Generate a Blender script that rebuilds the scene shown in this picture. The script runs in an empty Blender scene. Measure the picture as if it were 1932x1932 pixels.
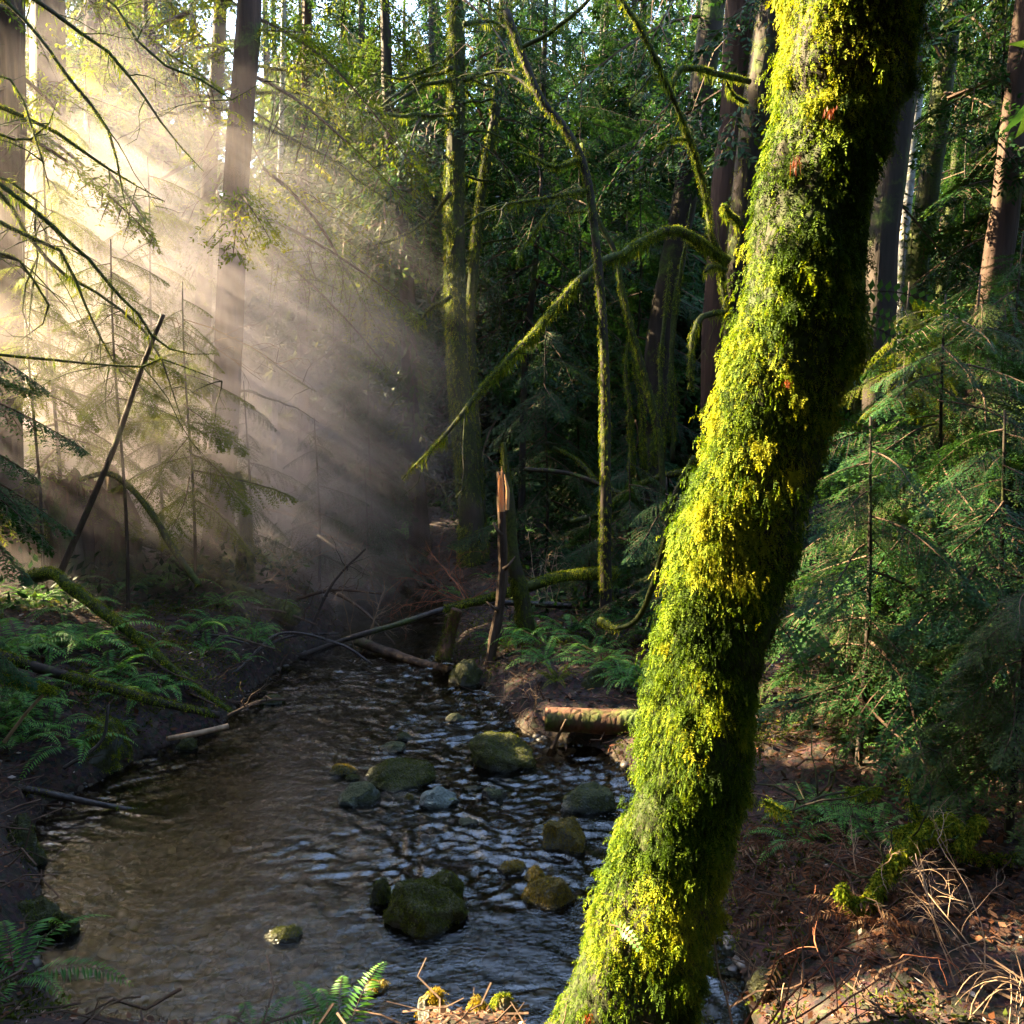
import bpy, math
import numpy as np
from mathutils import Vector, Matrix, Euler

R = math.radians
rng = np.random.default_rng(11)
scene = bpy.context.scene
col = scene.collection

# ------------------------------------------------------------ camera, sky, sun, exposure
CAM = np.array([0.0, 0.0, 2.2]); PITCH = R(6.0); HF = math.tan(R(30.0))
cd = bpy.data.cameras.new("camera"); cam = bpy.data.objects.new("camera", cd); col.objects.link(cam)
cd.sensor_width = 36.0; cd.lens = 18.0 / HF; cd.clip_start = 0.05; cd.clip_end = 2000.0
cam.location = CAM; cam.rotation_euler = (R(90.0) - PITCH, 0, 0)
scene.camera = cam

SUN_AZ, SUN_EL = R(-71.0), R(30.0)
S = np.array([math.sin(SUN_AZ) * math.cos(SUN_EL), math.cos(SUN_AZ) * math.cos(SUN_EL), math.sin(SUN_EL)])
world = bpy.data.worlds.new("World"); scene.world = world; world.use_nodes = True
wn = world.node_tree
sky = wn.nodes.new("ShaderNodeTexSky"); sky.sky_type = 'NISHITA'; sky.sun_disc = False; sky.dust_density = 1.6; sky.ozone_density = 0.8
sky.sun_elevation = SUN_EL; sky.sun_rotation = SUN_AZ % (2 * math.pi)
bg = wn.nodes["Background"]; bg.inputs[1].default_value = 0.105
wn.links.new(sky.outputs[0], bg.inputs[0])
ld = bpy.data.lights.new("sun", 'SUN'); ld.energy = 5.0; ld.angle = R(0.5); ld.color = (1.0, 0.8, 0.47)
sun = bpy.data.objects.new("sun", ld); col.objects.link(sun)
sun.rotation_euler = Vector(S).to_track_quat('Z', 'Y').to_euler()
sun.location = (-20, 10, 20)
vs = scene.view_settings
scene.display_settings.display_device = 'sRGB'
vs.view_transform = 'Standard'; vs.look = 'None'; vs.gamma = 1.0; vs.use_curve_mapping = False
vs.exposure = 4.4
cy = scene.cycles
cy.max_bounces = 7; cy.diffuse_bounces = 3; cy.glossy_bounces = 3; cy.transmission_bounces = 4
cy.transparent_max_bounces = 6; cy.volume_bounces = 1
cy.caustics_reflective = False; cy.caustics_refractive = False
cy.sample_clamp_indirect = 4.0
cy.use_denoising = True
cy.volume_step_rate = 0.6; cy.volume_max_steps = 128

# ------------------------------------------------------------ camera-space reading of the photo -> world points
PX = 1932.0
def ray(px, py):
    u = (px / PX - 0.5) * 2 * HF; v = (0.5 - py / PX) * 2 * HF
    return np.array([u, math.cos(PITCH) + v * math.sin(PITCH), -math.sin(PITCH) + v * math.cos(PITCH)])
def P(px, py, Y):
    d = ray(px, py); return CAM + d * (Y / d[1])
def G(px, py, z=0.0):
    d = ray(px, py); return CAM + d * ((z - CAM[2]) / d[2])
def wpx(w, Y): return w / PX * 2 * HF * Y          # a width in the photo as metres at depth Y

def nz(v):
    n = np.linalg.norm(v, axis=-1, keepdims=True); return v / np.maximum(n, 1e-9)

# ------------------------------------------------------------ value noise
def _hash(ix, iy, iz, seed):
    h = (ix.astype(np.int64) * 374761393 + iy.astype(np.int64) * 668265263 + iz.astype(np.int64) * 2147483647 + seed * 974711) & 0xFFFFFFFF
    h = ((h ^ (h >> 13)) * 1274126177) & 0xFFFFFFFF
    h = (h ^ (h >> 16)) * 2246822519 & 0xFFFFFFFF
    return ((h ^ (h >> 15)) & 0xFFFFFF) / float(0xFFFFFF)
def vnoise(p, f=1.0, seed=0):
    p = np.asarray(p, float) * f
    i = np.floor(p); t = p - i; t = t * t * (3 - 2 * t)
    x, y, z = i[..., 0], i[..., 1], i[..., 2]; a, b, c = t[..., 0], t[..., 1], t[..., 2]
    r = 0
    for dx in (0, 1):
        for dy in (0, 1):
            for dz in (0, 1):
                w = (a if dx else 1 - a) * (b if dy else 1 - b) * (c if dz else 1 - c)
                r = r + w * _hash(x + dx, y + dy, z + dz, seed)
    return r * 2 - 1
def fbm(p, f=1.0, seed=0, o=3):
    s = 0; a = 1.0; t = 0
    for k in range(o):
        s = s + a * vnoise(p, f * 2 ** k, seed + k * 17); t += a; a *= 0.5
    return s / t

# ------------------------------------------------------------ mesh collector
class Geo:
    def __init__(s): s.v = []; s.f = []; s.t = []; s.m = []; s.n = 0
    def add(s, v, f, tint=0.5, mat=0):
        v = np.asarray(v, float).reshape(-1, 3); f = np.asarray(f, np.int64)
        s.v.append(v); s.f.append(f + s.n); s.n += len(v)
        s.t.append(np.full(len(v), tint, float) if np.isscalar(tint) else np.asarray(tint, float))
        s.m.append(np.full(len(f), mat, np.int32) if np.isscalar(mat) else np.asarray(mat, np.int32))
        return s
    def leaves(s, base, d, w, L, W, tint=0.5, mat=0, sag=0.0, keep=None):
        """pointed four-cornered leaves: base, direction d, width direction w"""
        if keep is not None:
            base, d, w = base[keep], d[keep], w[keep]
            L = L if np.isscalar(L) else L[keep]; W = W if np.isscalar(W) else W[keep]
            tint = tint if np.isscalar(tint) else tint[keep]
        n = len(base)
        if n == 0: return s
        L = np.broadcast_to(np.asarray(L, float).reshape(-1, 1), (n, 1)); W = np.broadcast_to(np.asarray(W, float).reshape(-1, 1), (n, 1))
        mid = base + d * L * 0.45
        tip = base + d * L; tip = tip + np.array([0, 0, -1.0]) * L * sag
        v = np.stack([base, mid + w * W * 0.5, tip, mid - w * W * 0.5], 1).reshape(-1, 3)
        f = np.arange(n * 4).reshape(n, 4)
        t = np.repeat(np.broadcast_to(np.asarray(tint, float).reshape(-1), (n,)), 4)
        return s.add(v, f, t, mat)
    def xform(s, Rm, o=(0, 0, 0), sc=1.0):
        s.v = [(v * sc) @ np.asarray(Rm).T + np.asarray(o) for v in s.v]; return s
    def mesh(s, name, mats, org=(0, 0, 0), smooth=False):
        me = bpy.data.meshes.new(name)
        v = np.concatenate(s.v) - np.asarray(org)
        me.vertices.add(len(v)); me.vertices.foreach_set('co', v.astype(np.float32).ravel())
        loops = np.concatenate([f.ravel() for f in s.f]).astype(np.int32)
        sizes = np.concatenate([np.full(len(f), f.shape[1], np.int32) for f in s.f])
        starts = np.concatenate([[0], np.cumsum(sizes)[:-1]]).astype(np.int32)
        me.loops.add(len(loops)); me.loops.foreach_set('vertex_index', loops)
        me.polygons.add(len(sizes)); me.polygons.foreach_set('loop_start', starts)
        me.polygons.foreach_set('material_index', np.concatenate(s.m))
        me.polygons.foreach_set('use_smooth', np.full(len(sizes), smooth))
        at = me.attributes.new('tint', 'FLOAT', 'POINT'); at.data.foreach_set('value', np.concatenate(s.t).astype(np.float32))
        for m in (mats if isinstance(mats, (list, tuple)) else [mats]): me.materials.append(m)
        me.update(calc_edges=True)
        return me

def catmull(pts, n):
    p = np.asarray(pts, float)
    if len(p) == 2: t = np.linspace(0, 1, n)[:, None]; return p[0] * (1 - t) + p[1] * t
    q = np.vstack([2 * p[0] - p[1], p, 2 * p[-1] - p[-2]])
    seg = np.linalg.norm(np.diff(p[:, :3], axis=0), axis=1); cum = np.concatenate([[0], np.cumsum(seg)])
    u = np.linspace(0, cum[-1], n); i = np.clip(np.searchsorted(cum, u, side='right') - 1, 0, len(seg) - 1)
    t = ((u - cum[i]) / np.maximum(seg[i], 1e-9))[:, None]
    a, b, c, d = q[i], q[i + 1], q[i + 2], q[i + 3]
    return 0.5 * (2 * b + (c - a) * t + (2 * a - 5 * b + 4 * c - d) * t ** 2 + (3 * b - a - 3 * c + d) * t ** 3)

def tube(pts, rad, segs=8, lump=0.0, lf=4.0, seed=0, cap=True, ridge=0.0):
    """a tapered tube along pts; lump = relative roughness; returns verts, [faces arrays]"""
    p = np.asarray(pts, float); n = len(p); rad = np.broadcast_to(np.asarray(rad, float), (n,))
    tan = nz(np.gradient(p, axis=0))
    u = np.cross(tan[0], [0.13, -0.97, 0.2]); u /= np.linalg.norm(u)
    us = []
    for k in range(n):
        u = u - tan[k] * np.dot(u, tan[k]); u = u / max(np.linalg.norm(u), 1e-9); us.append(u.copy())
    us = np.array(us); ws = np.cross(tan, us)
    a = np.linspace(0, 2 * np.pi, segs, endpoint=False)
    dirs = us[:, None, :] * np.cos(a)[None, :, None] + ws[:, None, :] * np.sin(a)[None, :, None]
    v = p[:, None, :] + dirs * rad[:, None, None]
    if lump:
        k = 1 + lump * fbm(v, lf, seed, 3)
        if ridge: k = k + ridge * np.sin(a * 7 + seed)[None, :] * np.clip(fbm(v * [1, 1, .2], lf, seed + 5, 2) + .6, 0, 1)
        v = p[:, None, :] + dirs * (rad[:, None] * k)[..., None]
    i = np.arange(n - 1)[:, None] * segs; j = np.arange(segs)[None, :]; j2 = (j + 1) % segs
    q = np.stack([i + j, i + j2, i + segs + j2, i + segs + j], -1).reshape(-1, 4)
    v = v.reshape(-1, 3); faces = [q]
    if cap:
        v = np.vstack([v, p[0], p[-1]]); e = np.arange(segs); e2 = (e + 1) % segs
        t = np.vstack([np.stack([e2, e, np.full(segs, n * segs)], 1), np.stack([(n - 1) * segs + e, (n - 1) * segs + e2, np.full(segs, n * segs + 1)], 1)])
        faces.append(t)
    return v, faces
def add_tube(g, *a, tint=0.5, mat=0, **k):
    v, fs = tube(*a, **k); n0 = g.n
    g.add(v, fs[0], tint, mat)
    for f in fs[1:]:
        g.f.append(f + n0); g.m.append(np.full(len(f), mat, np.int32))
    return v, fs[0]

def sample(v, q, n, seed=None):
    """n random points with normals on quads"""
    r = rng
    tri = np.vstack([q[:, [0, 1, 2]], q[:, [0, 2, 3]]]) if q.shape[1] == 4 else q
    a, b, c = v[tri[:, 0]], v[tri[:, 1]], v[tri[:, 2]]
    N = np.cross(b - a, c - a); ar = np.linalg.norm(N, axis=1)
    k = r.choice(len(tri), n, p=ar / ar.sum())
    s, t = r.random((2, n)); m = s + t > 1; s[m] = 1 - s[m]; t[m] = 1 - t[m]
    return a[k] + (b[k] - a[k]) * s[:, None] + (c[k] - a[k]) * t[:, None], nz(N[k])

def moss(g, Pt, N, size, down=1.2, K=3, jit=0.5, tint=None, wid=0.4, mat=0):
    """little feathery fronds that leave the surface along N and droop"""
    n = len(Pt)
    if n == 0: return
    size = np.broadcast_to(np.asarray(size, float), (n,))
    J = nz(rng.normal(size=(n, 3))) * jit
    D = np.array([0, 0, -1.0]); pos = Pt.copy()
    tint = rng.random(n) if tint is None else tint
    ref = nz(N + 0.5 * rng.normal(size=(n, 3)))
    for k in range(K):
        w = k / max(K - 1, 1)
        dk = nz(N * (1.0 - 0.75 * w) + D * down * (0.25 + w) + J)
        sd = nz(np.cross(dk, ref)); st = size / K
        for sg in (1, -1):
            ldir = nz(dk * 0.6 + sd * sg * 0.85 + .25 * rng.normal(size=(n, 3))); wd = nz(sd - dk * sg * 0.9 + .3 * rng.normal(size=(n, 3)))
            g.leaves(pos, ldir, wd, size * 0.42 * (1 - 0.4 * w), size * 0.42 * wid, np.clip(tint + .15 * w, 0, 1), mat)
        pos = pos + dk * st[:, None]
    g.leaves(pos - dk * st[:, None] * .3, dk, sd, size * 0.45, size * 0.2, np.clip(tint + .2, 0, 1), mat)

# ------------------------------------------------------------ objects
def tag(o, label=None, cat=None, group=None, kind=None):
    if label: o['label'] = label
    if cat: o['category'] = cat
    if group: o['group'] = group
    if kind: o['kind'] = kind
    return o
ORG = {}
def thing(name, label, cat, loc, group=None):
    o = bpy.data.objects.new(name, None); col.objects.link(o); o.location = loc; o.empty_display_size = 0.2
    ORG[o.name] = np.array(loc, float)
    return tag(o, label, cat, group)
def part(g, name, mats, parent, smooth=False, label=None):
    """mesh built in world coordinates, stored relative to its top-level thing"""
    root = parent
    while root.parent: root = root.parent
    o = bpy.data.objects.new(name, g.mesh(name, mats, ORG[root.name], smooth)); col.objects.link(o); o.parent = parent
    if label: o['label'] = label
    return o
def solo(g, name, mats, label=None, cat=None, group=None, kind=None, smooth=False, org=(0, 0, 0)):
    o = bpy.data.objects.new(name, g.mesh(name, mats, org, smooth)); col.objects.link(o); o.location = org
    ORG[o.name] = np.array(org, float)
    return tag(o, label, cat, group, kind)

# ------------------------------------------------------------ materials
def nt(name):
    m = bpy.data.materials.new(name); m.use_nodes = True; t = m.node_tree; t.nodes.clear()
    out = t.nodes.new('ShaderNodeOutputMaterial'); return m, t, out
def N_(t, kind, **kw):
    n = t.nodes.new(kind)
    for k, v in kw.items():
        if k.startswith('i_'): n.inputs[k[2:].replace('_', ' ')].default_value = v
        else: setattr(n, k, v)
    return n
def ramp(t, fac, stops):
    r = t.nodes.new('ShaderNodeValToRGB'); e = r.color_ramp.elements
    while len(e) < len(stops): e.new(0.5)
    for k, (p, c) in enumerate(stops): e[k].position = p; e[k].color = (*c, 1)
    t.links.new(fac, r.inputs[0]); return r.outputs[0]
def leaf_mat(name, stops, trans=0.4, rough=0.55, tcol=None, spec=0.12):
    m, t, out = nt(name)
    a = N_(t, 'ShaderNodeAttribute', attribute_name='tint')
    c = ramp(t, a.outputs['Fac'], stops)
    b = N_(t, 'ShaderNodeBsdfPrincipled'); b.inputs['Roughness'].default_value = rough; b.inputs['Specular IOR Level'].default_value = spec
    t.links.new(c, b.inputs['Base Color'])
    tr = N_(t, 'ShaderNodeBsdfTranslucent')
    mx = N_(t, 'ShaderNodeMixRGB', blend_type='MULTIPLY'); mx.inputs[0].default_value = 1; mx.inputs[2].default_value = (*(tcol or (1.5, 1.35, .6)), 1)
    t.links.new(c, mx.inputs[1]); t.links.new(mx.outputs[0], tr.inputs[0])
    ms = N_(t, 'ShaderNodeMixShader'); ms.inputs[0].default_value = trans
    t.links.new(b.outputs[0], ms.inputs[1]); t.links.new(tr.outputs[0], ms.inputs[2]); t.links.new(ms.outputs[0], out.inputs[0])
    return m
def bark_mat(name, stops, moss_amt=0.0, moss_stops=None, scale=9.0, stretch=0.16, bump=0.6, pale=None, rough=.85):
    m, t, out = nt(name)
    tc = N_(t, 'ShaderNodeTexCoord'); mp = N_(t, 'ShaderNodeMapping'); mp.inputs['Scale'].default_value = (1, 1, stretch)
    t.links.new(tc.outputs['Object'], mp.inputs[0])
    n1 = N_(t, 'ShaderNodeTexNoise', i_Scale=scale, i_Detail=6.0, i_Roughness=.65); t.links.new(mp.outputs[0], n1.inputs[0])
    v1 = N_(t, 'ShaderNodeTexVoronoi', feature='DISTANCE_TO_EDGE', i_Scale=scale * 1.7); t.links.new(mp.outputs[0], v1.inputs[0])
    c = ramp(t, n1.outputs[0], stops)
    if pale:
        n3 = N_(t, 'ShaderNodeTexNoise', i_Scale=3.0, i_Detail=4.0); t.links.new(tc.outputs['Object'], n3.inputs[0])
        f = ramp(t, n3.outputs[0], [(.5, (0, 0, 0)), (.62, (1, 1, 1))])
        mx = N_(t, 'ShaderNodeMixRGB'); t.links.new(f, mx.inputs[0]); t.links.new(c, mx.inputs[1]); mx.inputs[2].default_value = (*pale, 1); c = mx.outputs[0]
    if moss_amt > 0:
        n2 = N_(t, 'ShaderNodeTexNoise', i_Scale=2.3, i_Detail=6.0, i_Roughness=.7); t.links.new(tc.outputs['Object'], n2.inputs[0])
        f = ramp(t, n2.outputs[0], [(.62 - .3 * moss_amt, (0, 0, 0)), (.74 - .3 * moss_amt, (1, 1, 1))])
        n4 = N_(t, 'ShaderNodeTexNoise', i_Scale=40.0, i_Detail=3.0); t.links.new(tc.outputs['Object'], n4.inputs[0])
        mc = ramp(t, n4.outputs[0], moss_stops or [(.3, (.018, .03, .004)), (.7, (.07, .1, .012))])
        mx = N_(t, 'ShaderNodeMixRGB'); t.links.new(f, mx.inputs[0]); t.links.new(c, mx.inputs[1]); t.links.new(mc, mx.inputs[2]); c = mx.outputs[0]
    b = N_(t, 'ShaderNodeBsdfPrincipled'); b.inputs['Roughness'].default_value = rough; b.inputs['Specular IOR Level'].default_value = .25
    t.links.new(c, b.inputs['Base Color'])
    ad = N_(t, 'ShaderNodeMath', operation='MULTIPLY'); t.links.new(n1.outputs[0], ad.inputs[0]); t.links.new(v1.outputs[0], ad.inputs[1])
    bp = N_(t, 'ShaderNodeBump'); bp.inputs['Strength'].default_value = bump; bp.inputs['Distance'].default_value = .03
    t.links.new(ad.outputs[0], bp.inputs['Height']); t.links.new(bp.outputs[0], b.inputs['Normal'])
    t.links.new(b.outputs[0], out.inputs[0]); return m
def rock_mat(name, c0, c1, moss_lo, moss_hi, cover, scale=7.0):
    """stone with a growth of moss on the faces that look up"""
    m, t, out = nt(name)
    tc = N_(t, 'ShaderNodeTexCoord'); ge = N_(t, 'ShaderNodeNewGeometry'); sp = N_(t, 'ShaderNodeSeparateXYZ'); t.links.new(ge.outputs['Normal'], sp.inputs[0])
    n1 = N_(t, 'ShaderNodeTexNoise', i_Scale=scale, i_Detail=8.0, i_Roughness=.7); t.links.new(tc.outputs['Object'], n1.inputs[0])
    n2 = N_(t, 'ShaderNodeTexNoise', i_Scale=scale * 1.6, i_Detail=5.0); t.links.new(tc.outputs['Object'], n2.inputs[0])
    n3 = N_(t, 'ShaderNodeTexNoise', i_Scale=90.0, i_Detail=3.0); t.links.new(tc.outputs['Object'], n3.inputs[0])
    c = ramp(t, n1.outputs[0], [(.3, c0), (.7, c1)])
    mc = ramp(t, n3.outputs[0], [(.3, moss_lo), (.7, moss_hi)])
    a = N_(t, 'ShaderNodeMath', operation='MULTIPLY_ADD'); t.links.new(sp.outputs[2], a.inputs[0]); a.inputs[1].default_value = .45; 
    t.links.new(n2.outputs[0], a.inputs[2])
    f = ramp(t, a.outputs[0], [(max(0, .95 - cover), (0, 0, 0)), (min(1, 1.08 - cover), (1, 1, 1))])
    mx = N_(t, 'ShaderNodeMixRGB'); t.links.new(f, mx.inputs[0]); t.links.new(c, mx.inputs[1]); t.links.new(mc, mx.inputs[2])
    b = N_(t, 'ShaderNodeBsdfPrincipled'); b.inputs['Specular IOR Level'].default_value = .3
    pz = N_(t, 'ShaderNodeSeparateXYZ'); t.links.new(ge.outputs['Position'], pz.inputs[0])
    wz = N_(t, 'ShaderNodeMath', operation='MULTIPLY_ADD'); t.links.new(n2.outputs[0], wz.inputs[0]); wz.inputs[1].default_value = -.025; t.links.new(pz.outputs[2], wz.inputs[2])
    wet = N_(t, 'ShaderNodeMapRange'); wet.inputs[1].default_value = .0; wet.inputs[2].default_value = .018; wet.inputs[3].default_value = .35; wet.inputs[4].default_value = 1; t.links.new(wz.outputs[0], wet.inputs[0])   # the soaked band above the water
    dk = N_(t, 'ShaderNodeMixRGB', blend_type='MULTIPLY'); dk.inputs[0].default_value = 1; t.links.new(mx.outputs[0], dk.inputs[1]); t.links.new(wet.outputs[0], dk.inputs[2])
    t.links.new(dk.outputs[0], b.inputs['Base Color'])
    ro = N_(t, 'ShaderNodeMapRange'); ro.inputs[1].default_value = .3; ro.inputs[2].default_value = 1; ro.inputs[3].default_value = .2; ro.inputs[4].default_value = .75; t.links.new(wet.outputs[0], ro.inputs[0]); t.links.new(ro.outputs[0], b.inputs['Roughness'])
    ad = N_(t, 'ShaderNodeMath', operation='ADD'); t.links.new(n1.outputs[0], ad.inputs[0]); t.links.new(n3.outputs[0], ad.inputs[1])
    bp = N_(t, 'ShaderNodeBump'); bp.inputs['Strength'].default_value = .7; bp.inputs['Distance'].default_value = .02
    t.links.new(ad.outputs[0], bp.inputs['Height']); t.links.new(bp.outputs[0], b.inputs['Normal']); t.links.new(b.outputs[0], out.inputs[0])
    return m

M = {}
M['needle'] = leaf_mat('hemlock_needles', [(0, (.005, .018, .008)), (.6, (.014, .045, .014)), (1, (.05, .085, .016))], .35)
M['bright'] = leaf_mat('sunlit_needles', [(0, (.035, .07, .005)), (.5, (.085, .12, .007)), (1, (.17, .17, .015))], .5)  # brighter, yellower copy of the needles with sunlight put into its colour
M['cedar'] = leaf_mat('cedar_sprays', [(0, (.012, .03, .008)), (.6, (.035, .062, .014)), (1, (.095, .105, .02))], .4)
M['hemlock'] = leaf_mat('near_hemlock', [(0, (.008, .03, .01)), (.6, (.022, .065, .018)), (1, (.06, .12, .024))], .35, .5)
M['moss'] = leaf_mat('feather_moss', [(0, (.008, .017, .002)), (.3, (.034, .066, .003)), (.65, (.1, .142, .005)), (1, (.23, .225, .012))], .32, .8, (1.3, 1.3, .6))
M['moss_dull'] = leaf_mat('olive_moss', [(0, (.014, .02, .002)), (.6, (.045, .06, .004)), (1, (.1, .115, .007))], .3, .8)
M['moss_gold'] = leaf_mat('golden_moss', [(0, (.06, .04, .004)), (.5, (.16, .11, .008)), (1, (.22, .18, .02))], .35, .8)
M['fern'] = leaf_mat('fern_green', [(0, (.03, .1, .022)), (.6, (.065, .18, .036)), (1, (.12, .24, .045))], .4, .5, spec=.2)
M['fern_dead'] = leaf_mat('dead_fern', [(0, (.04, .016, .008)), (.6, (.09, .038, .016)), (1, (.17, .11, .06))], .3, .7, (1.3, 1, .8))
M['litter'] = leaf_mat('fallen_leaves', [(0, (.02, .01, .006)), (.5, (.06, .024, .012)), (.85, (.13, .05, .02)), (.97, (.2, .13, .09)), (1, (.4, .36, .33))], .15, .6, (1.2, 1, .8))
M['twig'] = bark_mat('twig_bark', [(.3, (.03, .018, .012)), (.7, (.09, .05, .03))], 0, bump=.2, scale=20)
M['twig_pale'] = bark_mat('pale_twig', [(.3, (.16, .1, .06)), (.7, (.32, .21, .13))], 0, bump=.2, scale=20)
M['bark'] = bark_mat('fir_bark', [(.25, (.008, .006, .004)), (.6, (.028, .019, .014)), (.85, (.065, .046, .035))], .3)
M['bark_red'] = bark_mat('cedar_bark', [(.25, (.013, .007, .005)), (.6, (.046, .023, .015)), (.85, (.11, .058, .036))], .15, stretch=.09, bump=1.0)
M['bark_grey'] = bark_mat('alder_bark', [(.3, (.09, .08, .07)), (.7, (.3, .29, .28))], .35, stretch=1.5, scale=5, bump=.25, pale=(.42, .42, .42))
M['bark_moss'] = bark_mat('mossy_bark', [(.3, (.012, .009, .006)), (.7, (.045, .034, .022))], .72, [(.3, (.012, .017, .003)), (.7, (.05, .062, .007))])
M['under_moss'] = bark_mat('moss_mat', [(.3, (.008, .006, .004)), (.7, (.03, .022, .013))], .75, [(.3, (.008, .012, .002)), (.7, (.03, .042, .004))], scale=14, stretch=.5, bump=1.0)
M['rotten'] = bark_mat('rotten_wood', [(.25, (.02, .009, .006)), (.6, (.085, .037, .021)), (.85, (.17, .085, .05))], .35, stretch=.08, scale=12, bump=1.0)
M['dead_wood'] = bark_mat('dead_wood', [(.3, (.02, .012, .008)), (.7, (.095, .06, .04))], .2, stretch=.2, scale=12, bump=1.0)
M['wet_stick'] = bark_mat('wet_stick', [(.3, (.012, .009, .008)), (.7, (.05, .035, .03))], .15, rough=.45, scale=14)
M['raw_wood'] = bark_mat('raw_wood', [(.3, (.35, .14, .05)), (.7, (.6, .33, .16))], 0, stretch=.05, scale=25, bump=.4)
M['stone_moss'] = rock_mat('mossy_stone', (.03, .03, .027), (.12, .12, .11), (.012, .014, .003), (.036, .036, .006), .55)
M['stone_gold'] = rock_mat('golden_mossy_stone', (.035, .035, .03), (.2, .2, .19), (.03, .022, .003), (.1, .072, .009), .42)
M['stone_grey'] = rock_mat('bare_stone', (.06, .075, .07), (.17, .2, .18), (.05, .06, .02), (.1, .12, .04), .02)
M['stone_green'] = rock_mat('greenish_stone', (.03, .036, .03), (.12, .135, .12), (.015, .02, .006), (.045, .05, .015), .34)
M['stone_wet'] = rock_mat('wet_stone', (.012, .012, .012), (.07, .065, .06), (.014, .018, .004), (.035, .04, .01), .3)
# ------------------------------------------------------------ the creek's outline and the terrain
LEFT = [(140, 1960), (90, 1860), (70, 1780), (90, 1720), (75, 1660), (60, 1580), (90, 1520), (165, 1490), (255, 1440), (330, 1405), (420, 1375), (440, 1345),
        (470, 1310), (520, 1270), (580, 1235), (640, 1215), (650, 1185), (628, 1140), (610, 1090), (600, 1050), (600, 1015)]
RIGHT = [(700, 1010), (735, 1040), (790, 1075), (825, 1110), (838, 1150), (850, 1200), (850, 1250), (890, 1285), (925, 1310), (950, 1345), (985, 1385), (1050, 1400),
         (1130, 1420), (1200, 1470), (1260, 1560), (1330, 1660), (1370, 1760), (1400, 1860), (1430, 2000), (1080, 2020), (980, 1935), (790, 1940), (720, 2000)]
POLY = np.array([G(*p)[:2] for p in LEFT + RIGHT])
def sdist(x, y):
    """signed distance to the creek's edge, negative in the water; index of which bank"""
    x = np.asarray(x, float); y = np.asarray(y, float); sh = x.shape
    p = np.stack([x.ravel(), y.ravel()], 1); best = np.full(len(p), 1e9); ins = np.zeros(len(p), bool)
    n = len(POLY)
    for k in range(n):
        a, b = POLY[k], POLY[(k + 1) % n]; ab = b - a
        t = np.clip(((p - a) @ ab) / (ab @ ab), 0, 1); best = np.minimum(best, np.linalg.norm(p - a - t[:, None] * ab, axis=1))
        c = (a[1] > p[:, 1]) != (b[1] > p[:, 1])
        with np.errstate(all='ignore'):
            xi = a[0] + (p[:, 1] - a[1]) / (b[1] - a[1]) * ab[0]
        ins ^= c & (p[:, 0] < xi)
    return np.where(ins, -best, best).reshape(sh)
def height(x, y):
    x = np.asarray(x, float); y = np.asarray(y, float)
    d = sdist(x, y); p = np.stack([x, y, np.zeros_like(x)], -1)
    o = np.maximum(d, 0); left = 1 / (1 + np.exp((x + 0.7 - 0.0 * y) * 3))
    bank = 0.02 + (0.24 + 0.14 * left) * (1 - np.exp(-o / 0.28)) + (0.05 + 0.09 * left) * np.minimum(o, 14) + 0.012 * np.maximum(o - 14, 0)
    bank = bank + np.clip(o * 2, 0, 1) * (0.10 * fbm(p, .9, 3) + .035 * fbm(p, 4.0, 8) + .022 * fbm(p, 9.0, 28, 2)) + .02 * np.clip(o * 8, 0, 1)
    bed = -np.minimum(0.05 + np.maximum(-d, 0) * .3, .2) + .035 * fbm(p, 2.2, 5) - .0
    rr = np.hypot(x, y); bank = bank + np.minimum(.36 * np.maximum(rr - 24, 0) * (rr > 24), 14) * np.clip(.5 + y / 20, .25, 1)     # the wood climbs away behind
    k = 1 / (1 + np.exp(-np.clip(d, -9, 9) / .03))
    return bed * (1 - k) + bank * k
def gz(x, y): return float(height(np.array([x]), np.array([y]))[0])
def hit(px, py):
    """where the line of sight through a point of the photo meets the terrain"""
    d = ray(px, py); ts = np.geomspace(1.5, 90, 900); q = CAM + d[None] * ts[:, None]
    h = height(q[:, 0], q[:, 1]); m = np.nonzero(q[:, 2] < h)[0]
    k = m[0] if len(m) else -1
    return np.array([q[k, 0], q[k, 1], h[k]])

def axis(n, a, s): t = np.linspace(-1, 1, n); return a * np.sinh(s * t) / math.sinh(s)
gx = axis(640, 130, 4.7); gy = axis(680, 130, 4.5) + 6.0
X, Y = np.meshgrid(gx, gy, indexing='xy'); Z = height(X, Y)
n0, n1 = X.shape; idx = np.arange(n0 * n1).reshape(n0, n1)
g = Geo(); g.add(np.stack([X, Y, Z], -1).reshape(-1, 3), np.stack([idx[:-1, :-1], idx[:-1, 1:], idx[1:, 1:], idx[1:, :-1]], -1).reshape(-1, 4))
m, t, out = nt('forest_floor')
tc = N_(t, 'ShaderNodeTexCoord'); ge = N_(t, 'ShaderNodeNewGeometry'); sp = N_(t, 'ShaderNodeSeparateXYZ'); t.links.new(ge.outputs['Position'], sp.inputs[0])
na = N_(t, 'ShaderNodeTexNoise', i_Scale=6.0, i_Detail=9.0, i_Roughness=.7); t.links.new(tc.outputs['Object'], na.inputs[0])
nb = N_(t, 'ShaderNodeTexVoronoi', i_Scale=38.0); t.links.new(tc.outputs['Object'], nb.inputs[0])
soil = ramp(t, na.outputs[0], [(.3, (.009, .005, .0035)), (.6, (.036, .018, .011)), (.8, (.075, .037, .021))])
mxs = N_(t, 'ShaderNodeMixRGB', blend_type='OVERLAY'); mxs.inputs[0].default_value = .6; t.links.new(soil, mxs.inputs[1]); t.links.new(nb.outputs['Color'], mxs.inputs[2])
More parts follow.
